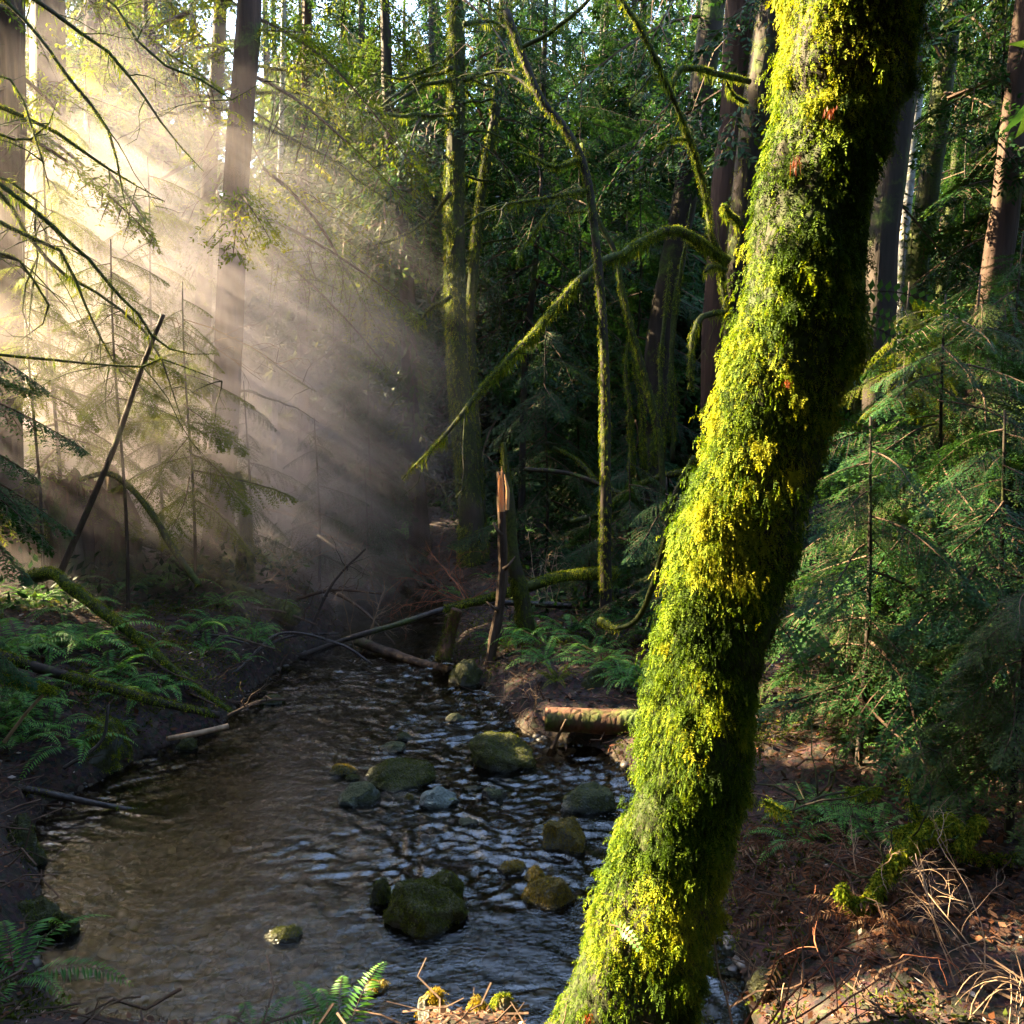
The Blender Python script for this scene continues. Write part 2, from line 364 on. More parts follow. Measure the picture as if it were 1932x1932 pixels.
hs = N_(t, 'ShaderNodeHueSaturation'); hs.inputs['Saturation'].default_value = .75; t.links.new(mxs.outputs[0], hs.inputs['Color'])
vo = N_(t, 'ShaderNodeTexVoronoi', i_Scale=27.0, i_Randomness=1.0); t.links.new(tc.outputs['Object'], vo.inputs[0])
sv = N_(t, 'ShaderNodeSeparateColor'); t.links.new(vo.outputs['Color'], sv.inputs[0])
peb = ramp(t, sv.outputs[0], [(0, (.005, .003, .0015)), (.4, (.014, .008, .003)), (.75, (.027, .017, .007)), (1, (.06, .047, .03))])
fz = N_(t, 'ShaderNodeMapRange'); fz.inputs[1].default_value = -.01; fz.inputs[2].default_value = .06; t.links.new(sp.outputs[2], fz.inputs[0])
mb = N_(t, 'ShaderNodeMixRGB'); t.links.new(fz.outputs[0], mb.inputs[0]); t.links.new(peb, mb.inputs[1]); t.links.new(hs.outputs[0], mb.inputs[2])
b = N_(t, 'ShaderNodeBsdfPrincipled'); b.inputs['Roughness'].default_value = .8; b.inputs['Specular IOR Level'].default_value = .2
t.links.new(mb.outputs[0], b.inputs['Base Color'])
inv = N_(t, 'ShaderNodeMath', operation='MULTIPLY_ADD'); inv.inputs[1].default_value = -.85; inv.inputs[2].default_value = 1; t.links.new(fz.outputs[0], inv.inputs[0])
pv_ = N_(t, 'ShaderNodeMath', operation='MULTIPLY'); t.links.new(vo.outputs['Distance'], pv_.inputs[0]); t.links.new(inv.outputs[0], pv_.inputs[1])
hm = N_(t, 'ShaderNodeMath', operation='SUBTRACT'); t.links.new(na.outputs[0], hm.inputs[0]); t.links.new(pv_.outputs[0], hm.inputs[1])
bp = N_(t, 'ShaderNodeBump'); bp.inputs['Strength'].default_value = .9; bp.inputs['Distance'].default_value = .04; t.links.new(hm.outputs[0], bp.inputs['Height'])
t.links.new(bp.outputs[0], b.inputs['Normal']); t.links.new(b.outputs[0], out.inputs[0])
solo(g, 'ground', m, 'brown forest floor with a stony creek bed', 'ground', kind='structure', smooth=True)

# ------------------------------------------------------------ the creek's water: real ripples, finer ones as bump
wx = np.linspace(-3.4, 2.2, 330); wy = np.concatenate([np.linspace(2.2, 8, 480), np.linspace(8.03, 19, 260)])
X, Y = np.meshgrid(wx, wy, indexing='xy')
p = np.stack([X * 1.0, Y * 1.0, np.zeros_like(X)], -1)
fl = R(18); Xr, Yr = X * math.cos(fl) - Y * math.sin(fl), X * math.sin(fl) + Y * math.cos(fl)
wr = np.stack([Xr * 1.05 + .45 * fbm(p, 1.3, 40) + .12 * fbm(p, 5, 41), Yr * 1.45 + .42 * fbm(p, 1.5, 44) + .1 * fbm(p, 5, 45), np.zeros_like(X)], -1)
fast = np.clip(.55 + 1.1 * fbm(p, .6, 61, 2) + .28 / (1 + np.exp(-(X + 1.1) * 4)), .2, 1.25)       # riffles and quiet pools
ridge = 1 - np.abs(vnoise(wr, 7.0, 12)) * 2
Z = fast * (.012 * fbm(wr, 3.6, 9) + .0075 * ridge + .0125 * fbm(wr, 12.0, 21, 2) * (1 + .7 * fbm(p, 1.8, 23)) + .005 * vnoise(wr, 23.0, 29)) + .003
n0, n1 = X.shape; idx = np.arange(n0 * n1).reshape(n0, n1)
g = Geo(); g.add(np.stack([X, Y, Z], -1).reshape(-1, 3), np.stack([idx[:-1, :-1], idx[:-1, 1:], idx[1:, 1:], idx[1:, :-1]], -1).reshape(-1, 4))
m, t, out = nt('creek_water')
tc = N_(t, 'ShaderNodeTexCoord'); mp = N_(t, 'ShaderNodeMapping'); mp.inputs['Scale'].default_value = (1, 1.8, 1); mp.inputs['Rotation'].default_value = (0, 0, R(-12)); t.links.new(tc.outputs['Object'], mp.inputs[0])
na = N_(t, 'ShaderNodeTexNoise', i_Scale=24.0, i_Detail=3.0, i_Roughness=.6, i_Distortion=1.0); t.links.new(mp.outputs[0], na.inputs[0])
nb = N_(t, 'ShaderNodeTexNoise', i_Scale=1.1, i_Detail=2.0); t.links.new(tc.outputs['Object'], nb.inputs[0])
st = N_(t, 'ShaderNodeMapRange'); st.inputs[1].default_value = .35; st.inputs[2].default_value = .65; st.inputs[3].default_value = .5; st.inputs[4].default_value = 1.0; t.links.new(nb.outputs[0], st.inputs[0])
bp = N_(t, 'ShaderNodeBump'); bp.inputs['Distance'].default_value = .0045; t.links.new(st.outputs[0], bp.inputs['Strength']); t.links.new(na.outputs[0], bp.inputs['Height'])
gl = N_(t, 'ShaderNodeBsdfGlossy'); gl.inputs['Roughness'].default_value = .04; t.links.new(bp.outputs[0], gl.inputs['Normal'])
tr = N_(t, 'ShaderNodeBsdfTransparent'); tr.inputs[0].default_value = (.47, .38, .25, 1)
fr = N_(t, 'ShaderNodeFresnel', i_IOR=1.7); t.links.new(bp.outputs[0], fr.inputs['Normal'])
ms = N_(t, 'ShaderNodeMixShader'); t.links.new(fr.outputs[0], ms.inputs[0]); t.links.new(tr.outputs[0], ms.inputs[1]); t.links.new(gl.outputs[0], ms.inputs[2])
t.links.new(ms.outputs[0], out.inputs[0])
solo(g, 'water', m, 'shallow rippling creek water over brown stones', 'creek', kind='structure', smooth=True)

# ------------------------------------------------------------ gaps cut in the canopy so sun lands on chosen places (leaves removed there)
_a = np.cross(S, [0, 0, 1.0]); _a /= np.linalg.norm(_a); _b = np.cross(_a, S)
def proj(p): return np.stack([p @ _a, p @ _b], -1)
GAPS = []   # (A, B, radius, mode)
def gap(A, B, r, mode=0): GAPS.append((np.array(A, float), np.array(B, float), r, mode))
def keep_mask(p, lo=0.4):
    k = np.ones(len(p), bool)
    q = proj(p); depth = p @ S
    for A, B, r, mode in GAPS:
        a, b2 = proj(A), proj(B); ab = b2 - a
        t = np.clip(((q - a) @ ab) / max(ab @ ab, 1e-6), 0, 1)
        dist = np.linalg.norm(q - a - t[:, None] * ab, axis=1)
        i = np.nonzero((dist < r * 1.35) & (depth > (A + (B - A) * .5) @ S + lo))[0]
        if not len(i): continue
        q3 = np.stack([q[i, 0], q[i, 1], np.zeros(len(i))], -1)
        inn = dist[i] < r * (1 + .35 * vnoise(q3, 2.2, 31))
        if mode == 1: inn &= vnoise(q3, 2.6, 77) > -.55          # ragged: leaves clumps that cut the light into shafts
        if mode == 2: inn &= vnoise(q3, 4.5, 91) > -.1
        k[i[inn]] = False
    return k
# ------------------------------------------------------------ sprays (flat needle-bearing boughs) along +X
def spray(L, ntw, nl, ll, lw, droop=.25, twl=.42, hang=.2, seed=0, both=True, jit=.35):
    r = np.random.default_rng(seed)
    t = np.linspace(.06, 1, ntw)
    sgn = np.where(np.arange(ntw) % 2 == 0, 1.0, -1.0)
    ax = lambda q: np.stack([q * L, .04 * L * np.sin(q * 5 + seed), -droop * L * q ** 1.8], -1)
    p0 = ax(t)
    tl = L * twl * np.clip(1 - t, 0, 1) ** .75 * np.clip(t * 4 + .25, 0, 1) * (.65 + .6 * r.random(ntw)) + .05 * L
    an = R(52) + r.normal(size=ntw) * .16
    td = nz(np.stack([np.cos(an), sgn * np.sin(an), -.12 - .3 * r.random(ntw) - droop * t], -1))
    s = (np.arange(nl) + .6) / nl
    pos = p0[:, None] + td[:, None] * (tl[:, None] * s)[..., None]
    pos[..., 2] -= hang * tl[:, None] * s ** 2
    pos = pos + r.normal(size=pos.shape) * .006 * L
    T = np.broadcast_to(td[:, None], pos.shape).reshape(-1, 3); pos = pos.reshape(-1, 3)
    up = nz(np.array([0, 0, 1.0]) + jit * r.normal(size=T.shape)); sd = nz(np.cross(up, T))
    sc = np.tile(1 - .45 * s, ntw)
    base, dd, ww, LL, WW, tt = [], [], [], [], [], []
    tw_t = np.repeat(r.random(ntw), nl)
    for sg in (1, -1) if both else (1,):
        d = nz(T * (.62 + .3 * r.random((len(T), 1))) + sd * sg * .75 + r.normal(size=T.shape) * .12)
        base.append(pos); dd.append(d); ww.append(nz(np.cross(up, d))); LL.append(ll * sc * (.7 + .6 * r.random(len(T)))); WW.append(lw * (.8 + .4 * r.random(len(T))) * np.ones(len(T)))
        tt.append(np.clip(.1 + .35 * tw_t + .3 * r.random(len(T)) + .25 * np.tile(s, ntw), 0, 1))
    g = Geo(); g.leaves(np.concatenate(base), np.concatenate(dd), np.concatenate(ww), np.concatenate(LL), np.concatenate(WW), np.concatenate(tt))
    q = ax(np.linspace(0, 1, 9)); tb, fs = tube(q, np.linspace(.007 * L + .003, .002, 9), 4, cap=False); g.add(tb, fs[0], .5, 1)
    k = np.arange(ntw)                                   # the side twigs
    g.leaves(p0, td, nz(np.cross([0, 0, 1.0], td)), tl, .004 * L + .002, .5, 1, sag=hang)
    return g
def flat(g): return np.concatenate(g.v), np.concatenate([f for f in g.f]), np.concatenate(g.t), np.concatenate(g.m)

class Spray:
    """a spray kept as arrays so that many can be laid into one crown"""
    def __init__(s, *a, **k):
        g = spray(*a, **k); s.v = np.concatenate(g.v); s.q = np.concatenate(g.f); s.t = np.concatenate(g.t); s.m = np.concatenate(g.m)
def rot(az, pitch, roll=0):
    return np.array(Euler((roll, -pitch, 0)).to_matrix()) if False else np.array((Matrix.Rotation(az, 3, 'Z') @ Matrix.Rotation(-pitch, 3, 'Y') @ Matrix.Rotation(roll, 3, 'X')))
def lay(g, sp, o, az, pitch, roll=0, sc=1.0, dt=0.0, prune=True):
    v = (sp.v * sc) @ rot(az, pitch, roll).T + o
    q = sp.q
    g.add(v, q, np.clip(sp.t + dt, 0, 1), sp.m)

def prune(g):
    """take the leaves out of a crown inside the gaps cut for the sun"""
    v = np.concatenate(g.v); q = np.concatenate(g.f); t = np.concatenate(g.t); m = np.concatenate(g.m)
    k = keep_mask(v[q[:, 0]]); q, m = q[k], m[k]; u, inv = np.unique(q, return_inverse=True)
    h = Geo(); h.add(v[u], inv.reshape(-1, 4), t[u], m); return h
FAR = [Spray(1.0, 19, 9, .075, .026, droop=.28 + .06 * k, seed=20 + k) for k in range(4)]
FAR_X = [Spray(1.0, 13, 6, .13, .055, droop=.3, seed=30 + k) for k in range(3)]
MID = [Spray(1.0, 26, 12, .05, .0145, droop=.25 + .07 * k, hang=.35, seed=40 + k) for k in range(4)]
FINE = [Spray(1.0, 34, 17, .032, .0085, droop=.25 + .07 * k, hang=.3, seed=45 + k) for k in range(3)]
CED = [Spray(1.0, 22, 11, .07, .019, droop=.4 + .1 * k, hang=.7, seed=50 + k) for k in range(4)]

def crown_into(g, sps, axis_fn, h0, H, Lm, nb, dt=0.0, r=rng, prune=True, low_bias=1.0):
    for k in range(nb):
        f = ((k + r.random()) / nb) ** 1.15; z = h0 + (H - h0) * f
        L = Lm * (1 - f) ** .7 * (.55 + .6 * r.random()) + .35
        az = k * 2.39996 + r.normal() * .5
        lay(g, sps[r.integers(len(sps))], axis_fn(z), az, R(-6 - 22 * r.random()), r.normal() * .25, L, dt + r.normal() * .12, prune)

# ------------------------------------------------------------ what the sun reaches (openings cut to light these spots)
TRK = [(1614, 0), (1579, 200), (1528, 400), (1502, 600), (1452, 800), (1400, 1000), (1372, 1100), (1330, 1300), (1303, 1500), (1245, 1700), (1172, 1932)]
TY = 2.7
for a, b in zip(TRK[:-1], TRK[1:]): gap(P(*a, TY), P(*b, TY), .5, 2 if a[1] < 200 else 0)
gap(P(60, 130, 9), P(330, 330, 9), 1.1, 1); gap(P(60, 560, 9), P(420, 520, 9.5), 1.2, 1); gap(P(80, 60, 12), P(500, 120, 13), 1.3, 1); gap(P(330, 330, 9), P(560, 960, 9), .9, 1)
gap(P(20, 660, 8), P(330, 690, 8.5), .8, 0); gap(P(300, 800, 8), P(420, 1150, 8), .5, 1)
gap(P(640, 340, 11), P(850, 250, 11), .8, 2); gap(P(860, 60, 11), P(880, 600, 11), .3, 2); gap(P(1100, 340, 8), P(1230, 700, 8.5), .22, 2)
gap(P(930, 400, 8), P(1110, 360, 8), .3, 2); gap(P(780, 880, 8), P(1180, 480, 8.5), .2, 2)
gap(P(1180, 20, 8), P(1330, 400, 8.5), .3, 2); gap(P(1900, 220, 8), P(1860, 500, 8), .25, 0)
gap(P(1700, 100, 6), P(1900, 250, 6), .6, 2); gap(P(1660, 660, 6), P(1800, 720, 6), .35, 2); gap(P(1580, 1150, 4.5), P(1800, 1250, 4.5), .35, 2); gap(P(1700, 1050, 5), P(1900, 1000, 5), .3, 2)
for a in ((1650, 560, 6), (1850, 700, 6.4), (1750, 900, 5.6), (1880, 1150, 4.6), (1620, 1130, 4.7), (1700, 1300, 4.6), (1850, 1420, 4.3), (1760, 380, 6), (1880, 60, 6)): gap(P(*a) - [.2, 0, 0], P(*a) + [.35, 0, .1], .5, 2)
gap(P(1700, 120, 6), P(1920, 330, 6), .5, 0); gap(P(1660, 680, 6), P(1760, 700, 6), .3, 0); gap(P(1620, 1150, 4.7), P(1800, 1260, 4.6), .22, 0); gap(P(1900, 250, 8.5), P(1870, 600, 8.5), .25, 0)
gap(P(90, 230, 9.5), P(340, 330, 9.5), .8, 0); gap(P(10, 560, 7.6), P(340, 660, 7.8), .8, 0); gap(P(80, 380, 9), P(260, 470, 9), .5, 0); gap(P(400, 250, 9), P(520, 420, 9), .5, 1); gap(P(330, 900, 8.5), P(600, 1010, 9.5), .6, 1); gap(P(150, 680, 9), P(560, 930, 9.5), 1.1, 1); gap(P(120, 980, 8), P(480, 1180, 7.5), .9, 1); gap(P(420, 1180, 7), G(500, 1330), .35, 1); gap(P(60, 1150, 6), P(300, 1260, 5.8), .4, 2)
gap(P(110, 900, 9.4), P(240, 1050, 9.4), .5, 1); gap(P(120, 700, 7.4), P(330, 720, 7.4), .6, 0)
gap(P(1450, 1850, 2.6), P(1700, 1800, 2.6), .08, 2); gap(P(1850, 1800, 3), P(1920, 1850, 3), .1, 0); gap(P(1590, 1700, 3.2), P(1740, 1570, 3.2), .12, 0)
gap(G(630, 1790), G(790, 1930), .2, 0); gap(G(960, 1630), G(1080, 1690), .22, 2); gap(G(1050, 1570), G(1100, 1560), .2, 0); gap(P(790, 1890, 3.1), P(985, 1900, 3.1), .14, 0)
gap(G(720, 1160), G(840, 1200), .25, 0); gap(P(0, 1240, 5), P(300, 1330, 5), .2, 2); gap(P(100, 1000, 5), P(0, 960, 5), .35, 2)

ARMS = (
  ('upper sunlit mossy limbs sweeping down right through the mist', (-5.6, 6.0),
   ([(-60, -60), (60, 0), (130, 44), (197, 97), (267, 178), (308, 239), (350, 300), (379, 325)], [(-60, -40), (20, 20), (68, 62), (144, 167), (212, 253), (232, 335), (244, 420)], [(-60, 180), (40, 215), (120, 260), (212, 321), (314, 376)],
    [(-50, 130), (30, 160), (70, 260), (95, 360)], [(-40, 240), (35, 268), (70, 255), (98, 220), (108, 190)], [(150, -40), (220, 20), (280, 110), (360, 140), (430, 190), (500, 150)])),
  ('lower crossing mossy limbs slanting down right over the left bank', (-5.2, 5.6),
   ([(-80, 290), (0, 345), (85, 420), (171, 496), (230, 560), (267, 604), (297, 645), (352, 665), (410, 667)], [(-60, 400), (30, 440), (109, 472), (154, 564), (198, 660), (246, 730)], [(-40, 330), (60, 460), (120, 520), (205, 573), (280, 640), (310, 690), (345, 790)],
    [(240, 690), (300, 675), (352, 695), (420, 720)], [(-40, 470), (40, 500), (90, 590), (40, 640)], [(30, 345), (60, 400), (70, 480), (40, 560), (62, 640)])))
for _, _, aa in ARMS:
    for j, a in enumerate(aa):
        for u0, u1 in zip(a[:-1], a[1:]): gap(P(*u0, 6.7 + .25 * (j % 3)), P(*u1, 6.7 + .25 * (j % 3)), .2, 0)
# ------------------------------------------------------------ the surrounding wood, beyond what one can count
def scatter(n, x0, x1, y0, y1, dmin, ok=lambda x, y: True):
    o = []; tries = 0
    while len(o) < n and tries < 6000:
        tries += 1; x = rng.uniform(x0, x1); y = rng.uniform(y0, y1)
        if ok(x, y) and all((x - a) ** 2 + (y - b) ** 2 > dmin ** 2 for a, b in o): o.append((x, y))
    return o
g = Geo(); gt = Geo()
def far_tree(x, y, H, h0, Lm, nb, sps, r0):
    z = gz(x, y)
    if y > 12 and abs(x + .6) < .30 * (y - 4) + .5: H = min(H, 2.8 + .465 * y - z + rng.uniform(-.4, 1.0))       # treetops up the creek kept low so the water reflects open sky
    lean = rng.normal(size=2) * .015
    ax = lambda h: np.array([x + lean[0] * h, y + lean[1] * h, z + h])
    q = np.array([ax(h) for h in np.linspace(-.3, H, 7)]); add_tube(gt, q, np.linspace(r0, .03, 7) * np.array([1.25, 1, 1, 1, 1, 1, 1]), 8, .12, 3.0, mat=2, cap=False)
    crown_into(g, sps, ax, h0, H, Lm, nb, dt=rng.normal() * .15)
for x, y in scatter(52, -24, 24, 17.5, 30, 2.2): far_tree(x, y, rng.uniform(13, 19), rng.uniform(.4, 2.5), rng.uniform(2.4, 3.4), 72, FAR, rng.uniform(.12, .3))
for x, y in scatter(34, -40, 40, 30, 50, 3.2): far_tree(x, y, rng.uniform(16, 24), rng.uniform(.5, 3), rng.uniform(3, 4.2), 60, FAR_X, rng.uniform(.2, .4))
offL = lambda x, y: x < -.64 * max(y, 0) - 3.0 and abs((x - .65) * S[1] - (y - 2.7) * S[0]) / .866 > .8
for x, y in scatter(54, -27, -5.5, -6, 19, 1.8, offL): far_tree(x, y, rng.uniform(11, 18), rng.uniform(1, 3), rng.uniform(2.2, 3.3), 70, FAR_X, rng.uniform(.1, .3))
offR = lambda x, y: x > .64 * max(y, 0) + 4.4
for x, y in scatter(22, 5, 22, -5, 19, 2.3, offR): far_tree(x, y, rng.uniform(11, 17), rng.uniform(1, 3), rng.uniform(2.2, 3.2), 60, FAR_X, rng.uniform(.1, .3))
for x, y in scatter(16, -14, 14, -15, -4.5, 2.8): far_tree(x, y, rng.uniform(11, 17), rng.uniform(1, 3), rng.uniform(2.4, 3.4), 56, FAR_X, rng.uniform(.1, .3))
for x, y, H in ((-1.6, 19.0, 12.2), (.3, 20.5, 13), (1.7, 18.6, 12.5), (-.6, 23, 14), (-3.2, 19.5, 12.8), (2.9, 21, 13.6), (.9, 22.5, 15), (.2, 17.6, 11.2), (1.5, 25.5, 16), (-1.1, 27, 16), (2.2, 17.8, 11.5)): far_tree(x, y, H, 1.0, 3.0, 110, FAR, .16)
for x, y, H in ((-3.2, -2.4, 15), (.2, -3.2, 16), (3.2, -2.2, 15), (5.2, .6, 14), (-5.4, -.4, 14), (7.6, -.6, 14), (1.8, -5.5, 17)): far_tree(x, y, H, 5.8, 4.8, 74, FAR_X, .22)      # unseen trees overhead, added to block sky light
g = prune(g); n_ = g.n; g.add(np.concatenate(gt.v), np.concatenate(gt.f), .5, 2)
solo(g, 'far_wood', [M['needle'], M['twig'], M['bark']], 'dense dark conifer wood closing in all around the creek', 'wood', kind='stuff')

# ------------------------------------------------------------ single trees
def px_path(pts, Y, dY=0.0):
    """photo points (px, py[, Y]) -> world"""
    n = len(pts); return np.array([P(p[0], p[1], p[2] if len(p) > 2 else Y + dY * k / max(n - 1, 1)) for k, p in enumerate(pts)])
def root_down(w, flare=True):
    """continue the lowest point of a trunk to just under the ground"""
    b = w[0]; d = w[0] - w[1]; d = d / np.linalg.norm(d); z = gz(b[0], b[1])
    if b[2] > z - .05:
        k = (b[2] - z + .15) / max(-d[2], .5); e = b + d * k * np.array([.6, .6, 1]); e[2] = min(e[2], gz(e[0], e[1]) - .12)
        return np.vstack([e, w])
    return w
def top_up(w, H):
    d = w[-1] - w[-2]; d = d / np.linalg.norm(d); d = nz(d + np.array([0, 0, .6])); k = (H - w[-1][2]) / max(d[2], .2)
    return np.vstack([w, w[-1] + d * k * .5, w[-1] + d * k]) if k > .3 else w
TREES = {}
gap(P(870, 0, 11.6), P(890, 900, 11.6), .35, 2)
def trunk_tree(name, label, pts, w0, w1, Y, mat, H=14, crown=None, mossn=0, moss_m='moss_dull', group=None, cat='tree', lump=.14, segs=14, msize=.035, side=None, dY=0.0, rooted=True, flare=1.35, dead=0):
    w = px_path(pts, Y, dY)
    nin = len(w)
    if rooted: w = root_down(w)
    full = top_up(w, H)
    r0, r1 = wpx(w0, Y) / 2, wpx(w1, Y) / 2
    q = catmull(full, 60); zz = q[:, 2]; zb, zt = w[0][2], w[-1][2]
    rr = np.where(zz <= zt, r0 + (r1 - r0) * (zz - zb) / (zt - zb), r1 * np.clip(1 - .75 * (zz - zt) / max(H - zt, .1), .2, 1))
    if flare: rr = rr * (1 + (flare - 1) * np.exp(-(zz - zb - .1) / .3).clip(0, 1.5))
    root = thing(name, label, cat, (w[0][0], w[0][1], gz(w[0][0], w[0][1])), group)
    g = Geo(); v, f = add_tube(g, q, rr, segs, lump, 3.5, int(Y * 10), ridge=.12 if r0 > .08 else 0); part_t = part(g, 'trunk', M[mat], root, True)
    if mossn:
        n = int(mossn * .8); Pt, Nn = sample(v, f, n * 2); k = (Pt[:, 2] < zt + .5) & ((Nn @ S > -.45 + .6 * rng.random(len(Pt))) | (rng.random(len(Pt)) < .25)) & (fbm(Pt, 2.0, 55) > -.28)
        g = Geo(); moss(g, Pt[k], Nn[k], msize * (.6 + .8 * rng.random(k.sum())), 1.3, 3); part(g, 'moss', M[moss_m], part_t)
    axf = lambda z: np.array([np.interp(z, q[:, 2], q[:, 0]), np.interp(z, q[:, 2], q[:, 1]), z])
    if crown:
        kind, h0, Lm, nb = crown[:4]; g = Geo()
        crown_into(g, {'mid': MID, 'fine': FINE, 'ced': CED, 'far': FAR}[kind], axf, h0, H, Lm, nb)
        g = prune(g); part(g, 'crown', [M[crown[4] if len(crown) > 4 else 'cedar' if kind == 'ced' else 'needle'], M['twig']], root)
    for k in range(dead):                                                   # bare lower limbs, mossy, drooping
        z = rng.uniform(1.2, min(H, 8)); az = rng.uniform(0, 6.28); L = rng.uniform(.8, 2.0); d = np.array([math.cos(az), math.sin(az), 0])
        o = axf(z); s = np.linspace(0, 1, 12)[:, None]
        bq = o + d * L * s + np.array([0, 0, 1]) * (.12 * L * s - (.45 * L) * s ** 2) + rng.normal(size=(12, 3)) * .012
        limb(root, bq, .018, .005, M['bark_moss'], 160, 'dead_limb')
    TREES.setdefault(name, []).append((root, axf)); return root, axf, part_t
def limb(parent, q, r0, r1, mat, mossn, name='limb', msize=.03, moss_m='moss', hang=True, label=None, lump=.3, sub='moss', twigs=0, segs=7, thick=1.0):
    """one branch with a furry moss coat; q in world"""
    q = catmull(q, max(14, int(len(q) * 2.2))) if len(q) < 40 else q
    wv = np.stack([fbm(q, 1.7, 5), fbm(q, 1.7, 6), fbm(q, 1.7, 7)], -1) + .35 * np.stack([vnoise(q, 7, 8), vnoise(q, 7, 9), vnoise(q, 7, 10)], -1)
    q = q + wv * min(.05, 1.1 * r0 + .012) * np.clip(np.linspace(0, 4, len(q)), 0, 1)[:, None]
    u_ = np.linspace(0, 1, len(q)); g = Geo(); rr = (r0 + (r1 - r0) * u_) * (1 - .7 * np.clip((u_ - .86) / .14, 0, 1)) * (1 + .22 * fbm(q, 3.0, 12)); v, f = add_tube(g, q, rr, segs, lump, 9.0, 3)
    for k in range(twigs):
        i = rng.integers(len(q) // 4, len(q)); d = nz(rng.normal(size=3) * [1, .6, .8]); L = rng.uniform(.15, .7); s = np.linspace(0, 1, 6)[:, None]
        tq = q[i] + d * L * s + np.array([0, 0, -.3]) * L * s ** 2 + rng.normal(size=(6, 3)) * .014 * s; add_tube(g, tq, np.linspace(.006, .0015, 6), 4)
        for _ in range(2):
            j = rng.integers(2, 6); d2 = nz(d + rng.normal(size=3) * .8); add_tube(g, tq[j] + d2 * L * .45 * s + rng.normal(size=(6, 3)) * .008 * s, np.linspace(.003, .001, 6), 3)
    o = part(g, name, mat, parent, True, label)
    if mossn:
        Pt, Nn = sample(v, f, mossn); g = Geo(); k = fbm(Pt, 2.2, 15) > -.22 + .3 * (rng.random(len(Pt)) - .5); Pt, Nn = Pt[k], Nn[k]
        moss(g, Pt, Nn, msize * thick * (.5 + .7 * rng.random(len(Pt))), .9, 2, wid=.42)
        if hang:                                                            # strands hanging below
            k = (Nn[:, 2] < -.2) & (rng.random(len(Pt)) < .7) & (fbm(Pt, 2.6, 25) > .02); n = k.sum()
            if n:
                d = nz(np.array([0, 0, -1.0]) + .22 * rng.normal(size=(n, 3))); wd = nz(np.cross(d, rng.normal(size=(n, 3))))
                g.leaves(Pt[k], d, wd, msize * rng.uniform(.8, 3.8, n), msize * .28, .25 + .7 * rng.random(n))
        part(g, sub, M[moss_m], o)
    return o

# left-hand side, from the edge of the picture inwards
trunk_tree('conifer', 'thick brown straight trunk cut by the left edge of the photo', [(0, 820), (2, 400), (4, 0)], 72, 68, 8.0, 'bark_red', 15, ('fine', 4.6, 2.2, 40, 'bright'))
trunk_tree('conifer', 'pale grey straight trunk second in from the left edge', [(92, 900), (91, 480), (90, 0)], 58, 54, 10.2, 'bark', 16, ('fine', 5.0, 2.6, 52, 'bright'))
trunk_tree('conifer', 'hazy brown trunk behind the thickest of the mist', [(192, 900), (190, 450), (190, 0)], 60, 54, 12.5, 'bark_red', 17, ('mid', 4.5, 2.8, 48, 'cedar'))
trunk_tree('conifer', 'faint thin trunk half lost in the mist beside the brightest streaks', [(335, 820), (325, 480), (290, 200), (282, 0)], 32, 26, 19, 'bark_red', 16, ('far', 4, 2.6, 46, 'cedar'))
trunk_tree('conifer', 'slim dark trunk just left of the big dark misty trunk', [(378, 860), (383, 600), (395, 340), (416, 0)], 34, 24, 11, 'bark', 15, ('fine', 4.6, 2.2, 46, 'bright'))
trunk_tree('conifer', 'big dark brown trunk rising out of the mist over the left bank', [(412, 1000), (425, 780), (433, 600), (448, 300), (470, 0)], 52, 40, 9.6, 'bark_red', 16, ('fine', 4.4, 2.4, 54, 'bright'), dead=6)
trunk_tree('alder', 'thin white-barked alder stem in the mist right of the big trunk', [(516, 900), (520, 700), (524, 480), (532, 200), (536, 0)], 12, 9, 14, 'bark_grey', 13, ('far', 6.5, 1.2, 14))
trunk_tree('conifer', 'slender reddish trunk in the mist right of the white alder', [(574, 920), (571, 600), (575, 330), (580, 0)], 22, 17, 14.5, 'bark_red', 14, ('ced', 4.3, 2.2, 44, 'cedar'), dead=5)
trunk_tree('conifer', 'dark crooked trunk standing left of the straight mossy trunk', [(792, 1000), (776, 800), (770, 560), (758, 420), (744, 330), (732, 180), (728, 60)], 38, 18, 13, 'bark', 10, ('ced', 4.6, 2.2, 40, 'cedar'), dead=8)
t10 = trunk_tree('mossy_tree', 'straight moss-coated trunk in the middle of the photo', [(890, 990), (878, 850), (863, 660), (858, 400), (862, 150), (862, 0)], 46, 28, 11.6, 'bark_moss', 10.5, ('mid', 5.8, 2.0, 20), 9000, 'moss', msize=.045, dead=6)
t11 = trunk_tree('mossy_tree', 'thinner mossy trunk leaning right behind the straight mossy one', [(905, 960), (888, 660), (893, 512), (912, 342), (938, 190), (950, 0)], 24, 14, 11.9, 'bark_moss', 10, ('mid', 6.0, 1.6, 16), 5000, 'moss', msize=.04)
trunk_tree('conifer', 'thin black trunk seen between the mossy trunk and the arching stem', [(985, 900), (990, 700), (1003, 560), (1015, 420), (1024, 200), (1030, 0)], 14, 9, 12.6, 'bark', 9, ('mid', 3.4, 1.9, 34), dead=10)
trunk_tree('conifer', 'dark leaning fir trunk left of the two behind the great mossy trunk', [(1225, 900), (1244, 640), (1272, 480), (1302, 320), (1323, 176), (1346, 0)], 46, 44, 12, 'bark', 15, ('mid', 5.6, 2.2, 30), 900, msize=.04)
trunk_tree('conifer', 'broad dark fir trunk in the middle of the three beside the mossy trunk', [(1342, 900), (1350, 640), (1368, 395), (1385, 220), (1400, 0)], 46, 58, 10, 'bark_red', 15, ('mid', 5.6, 2.0, 24))
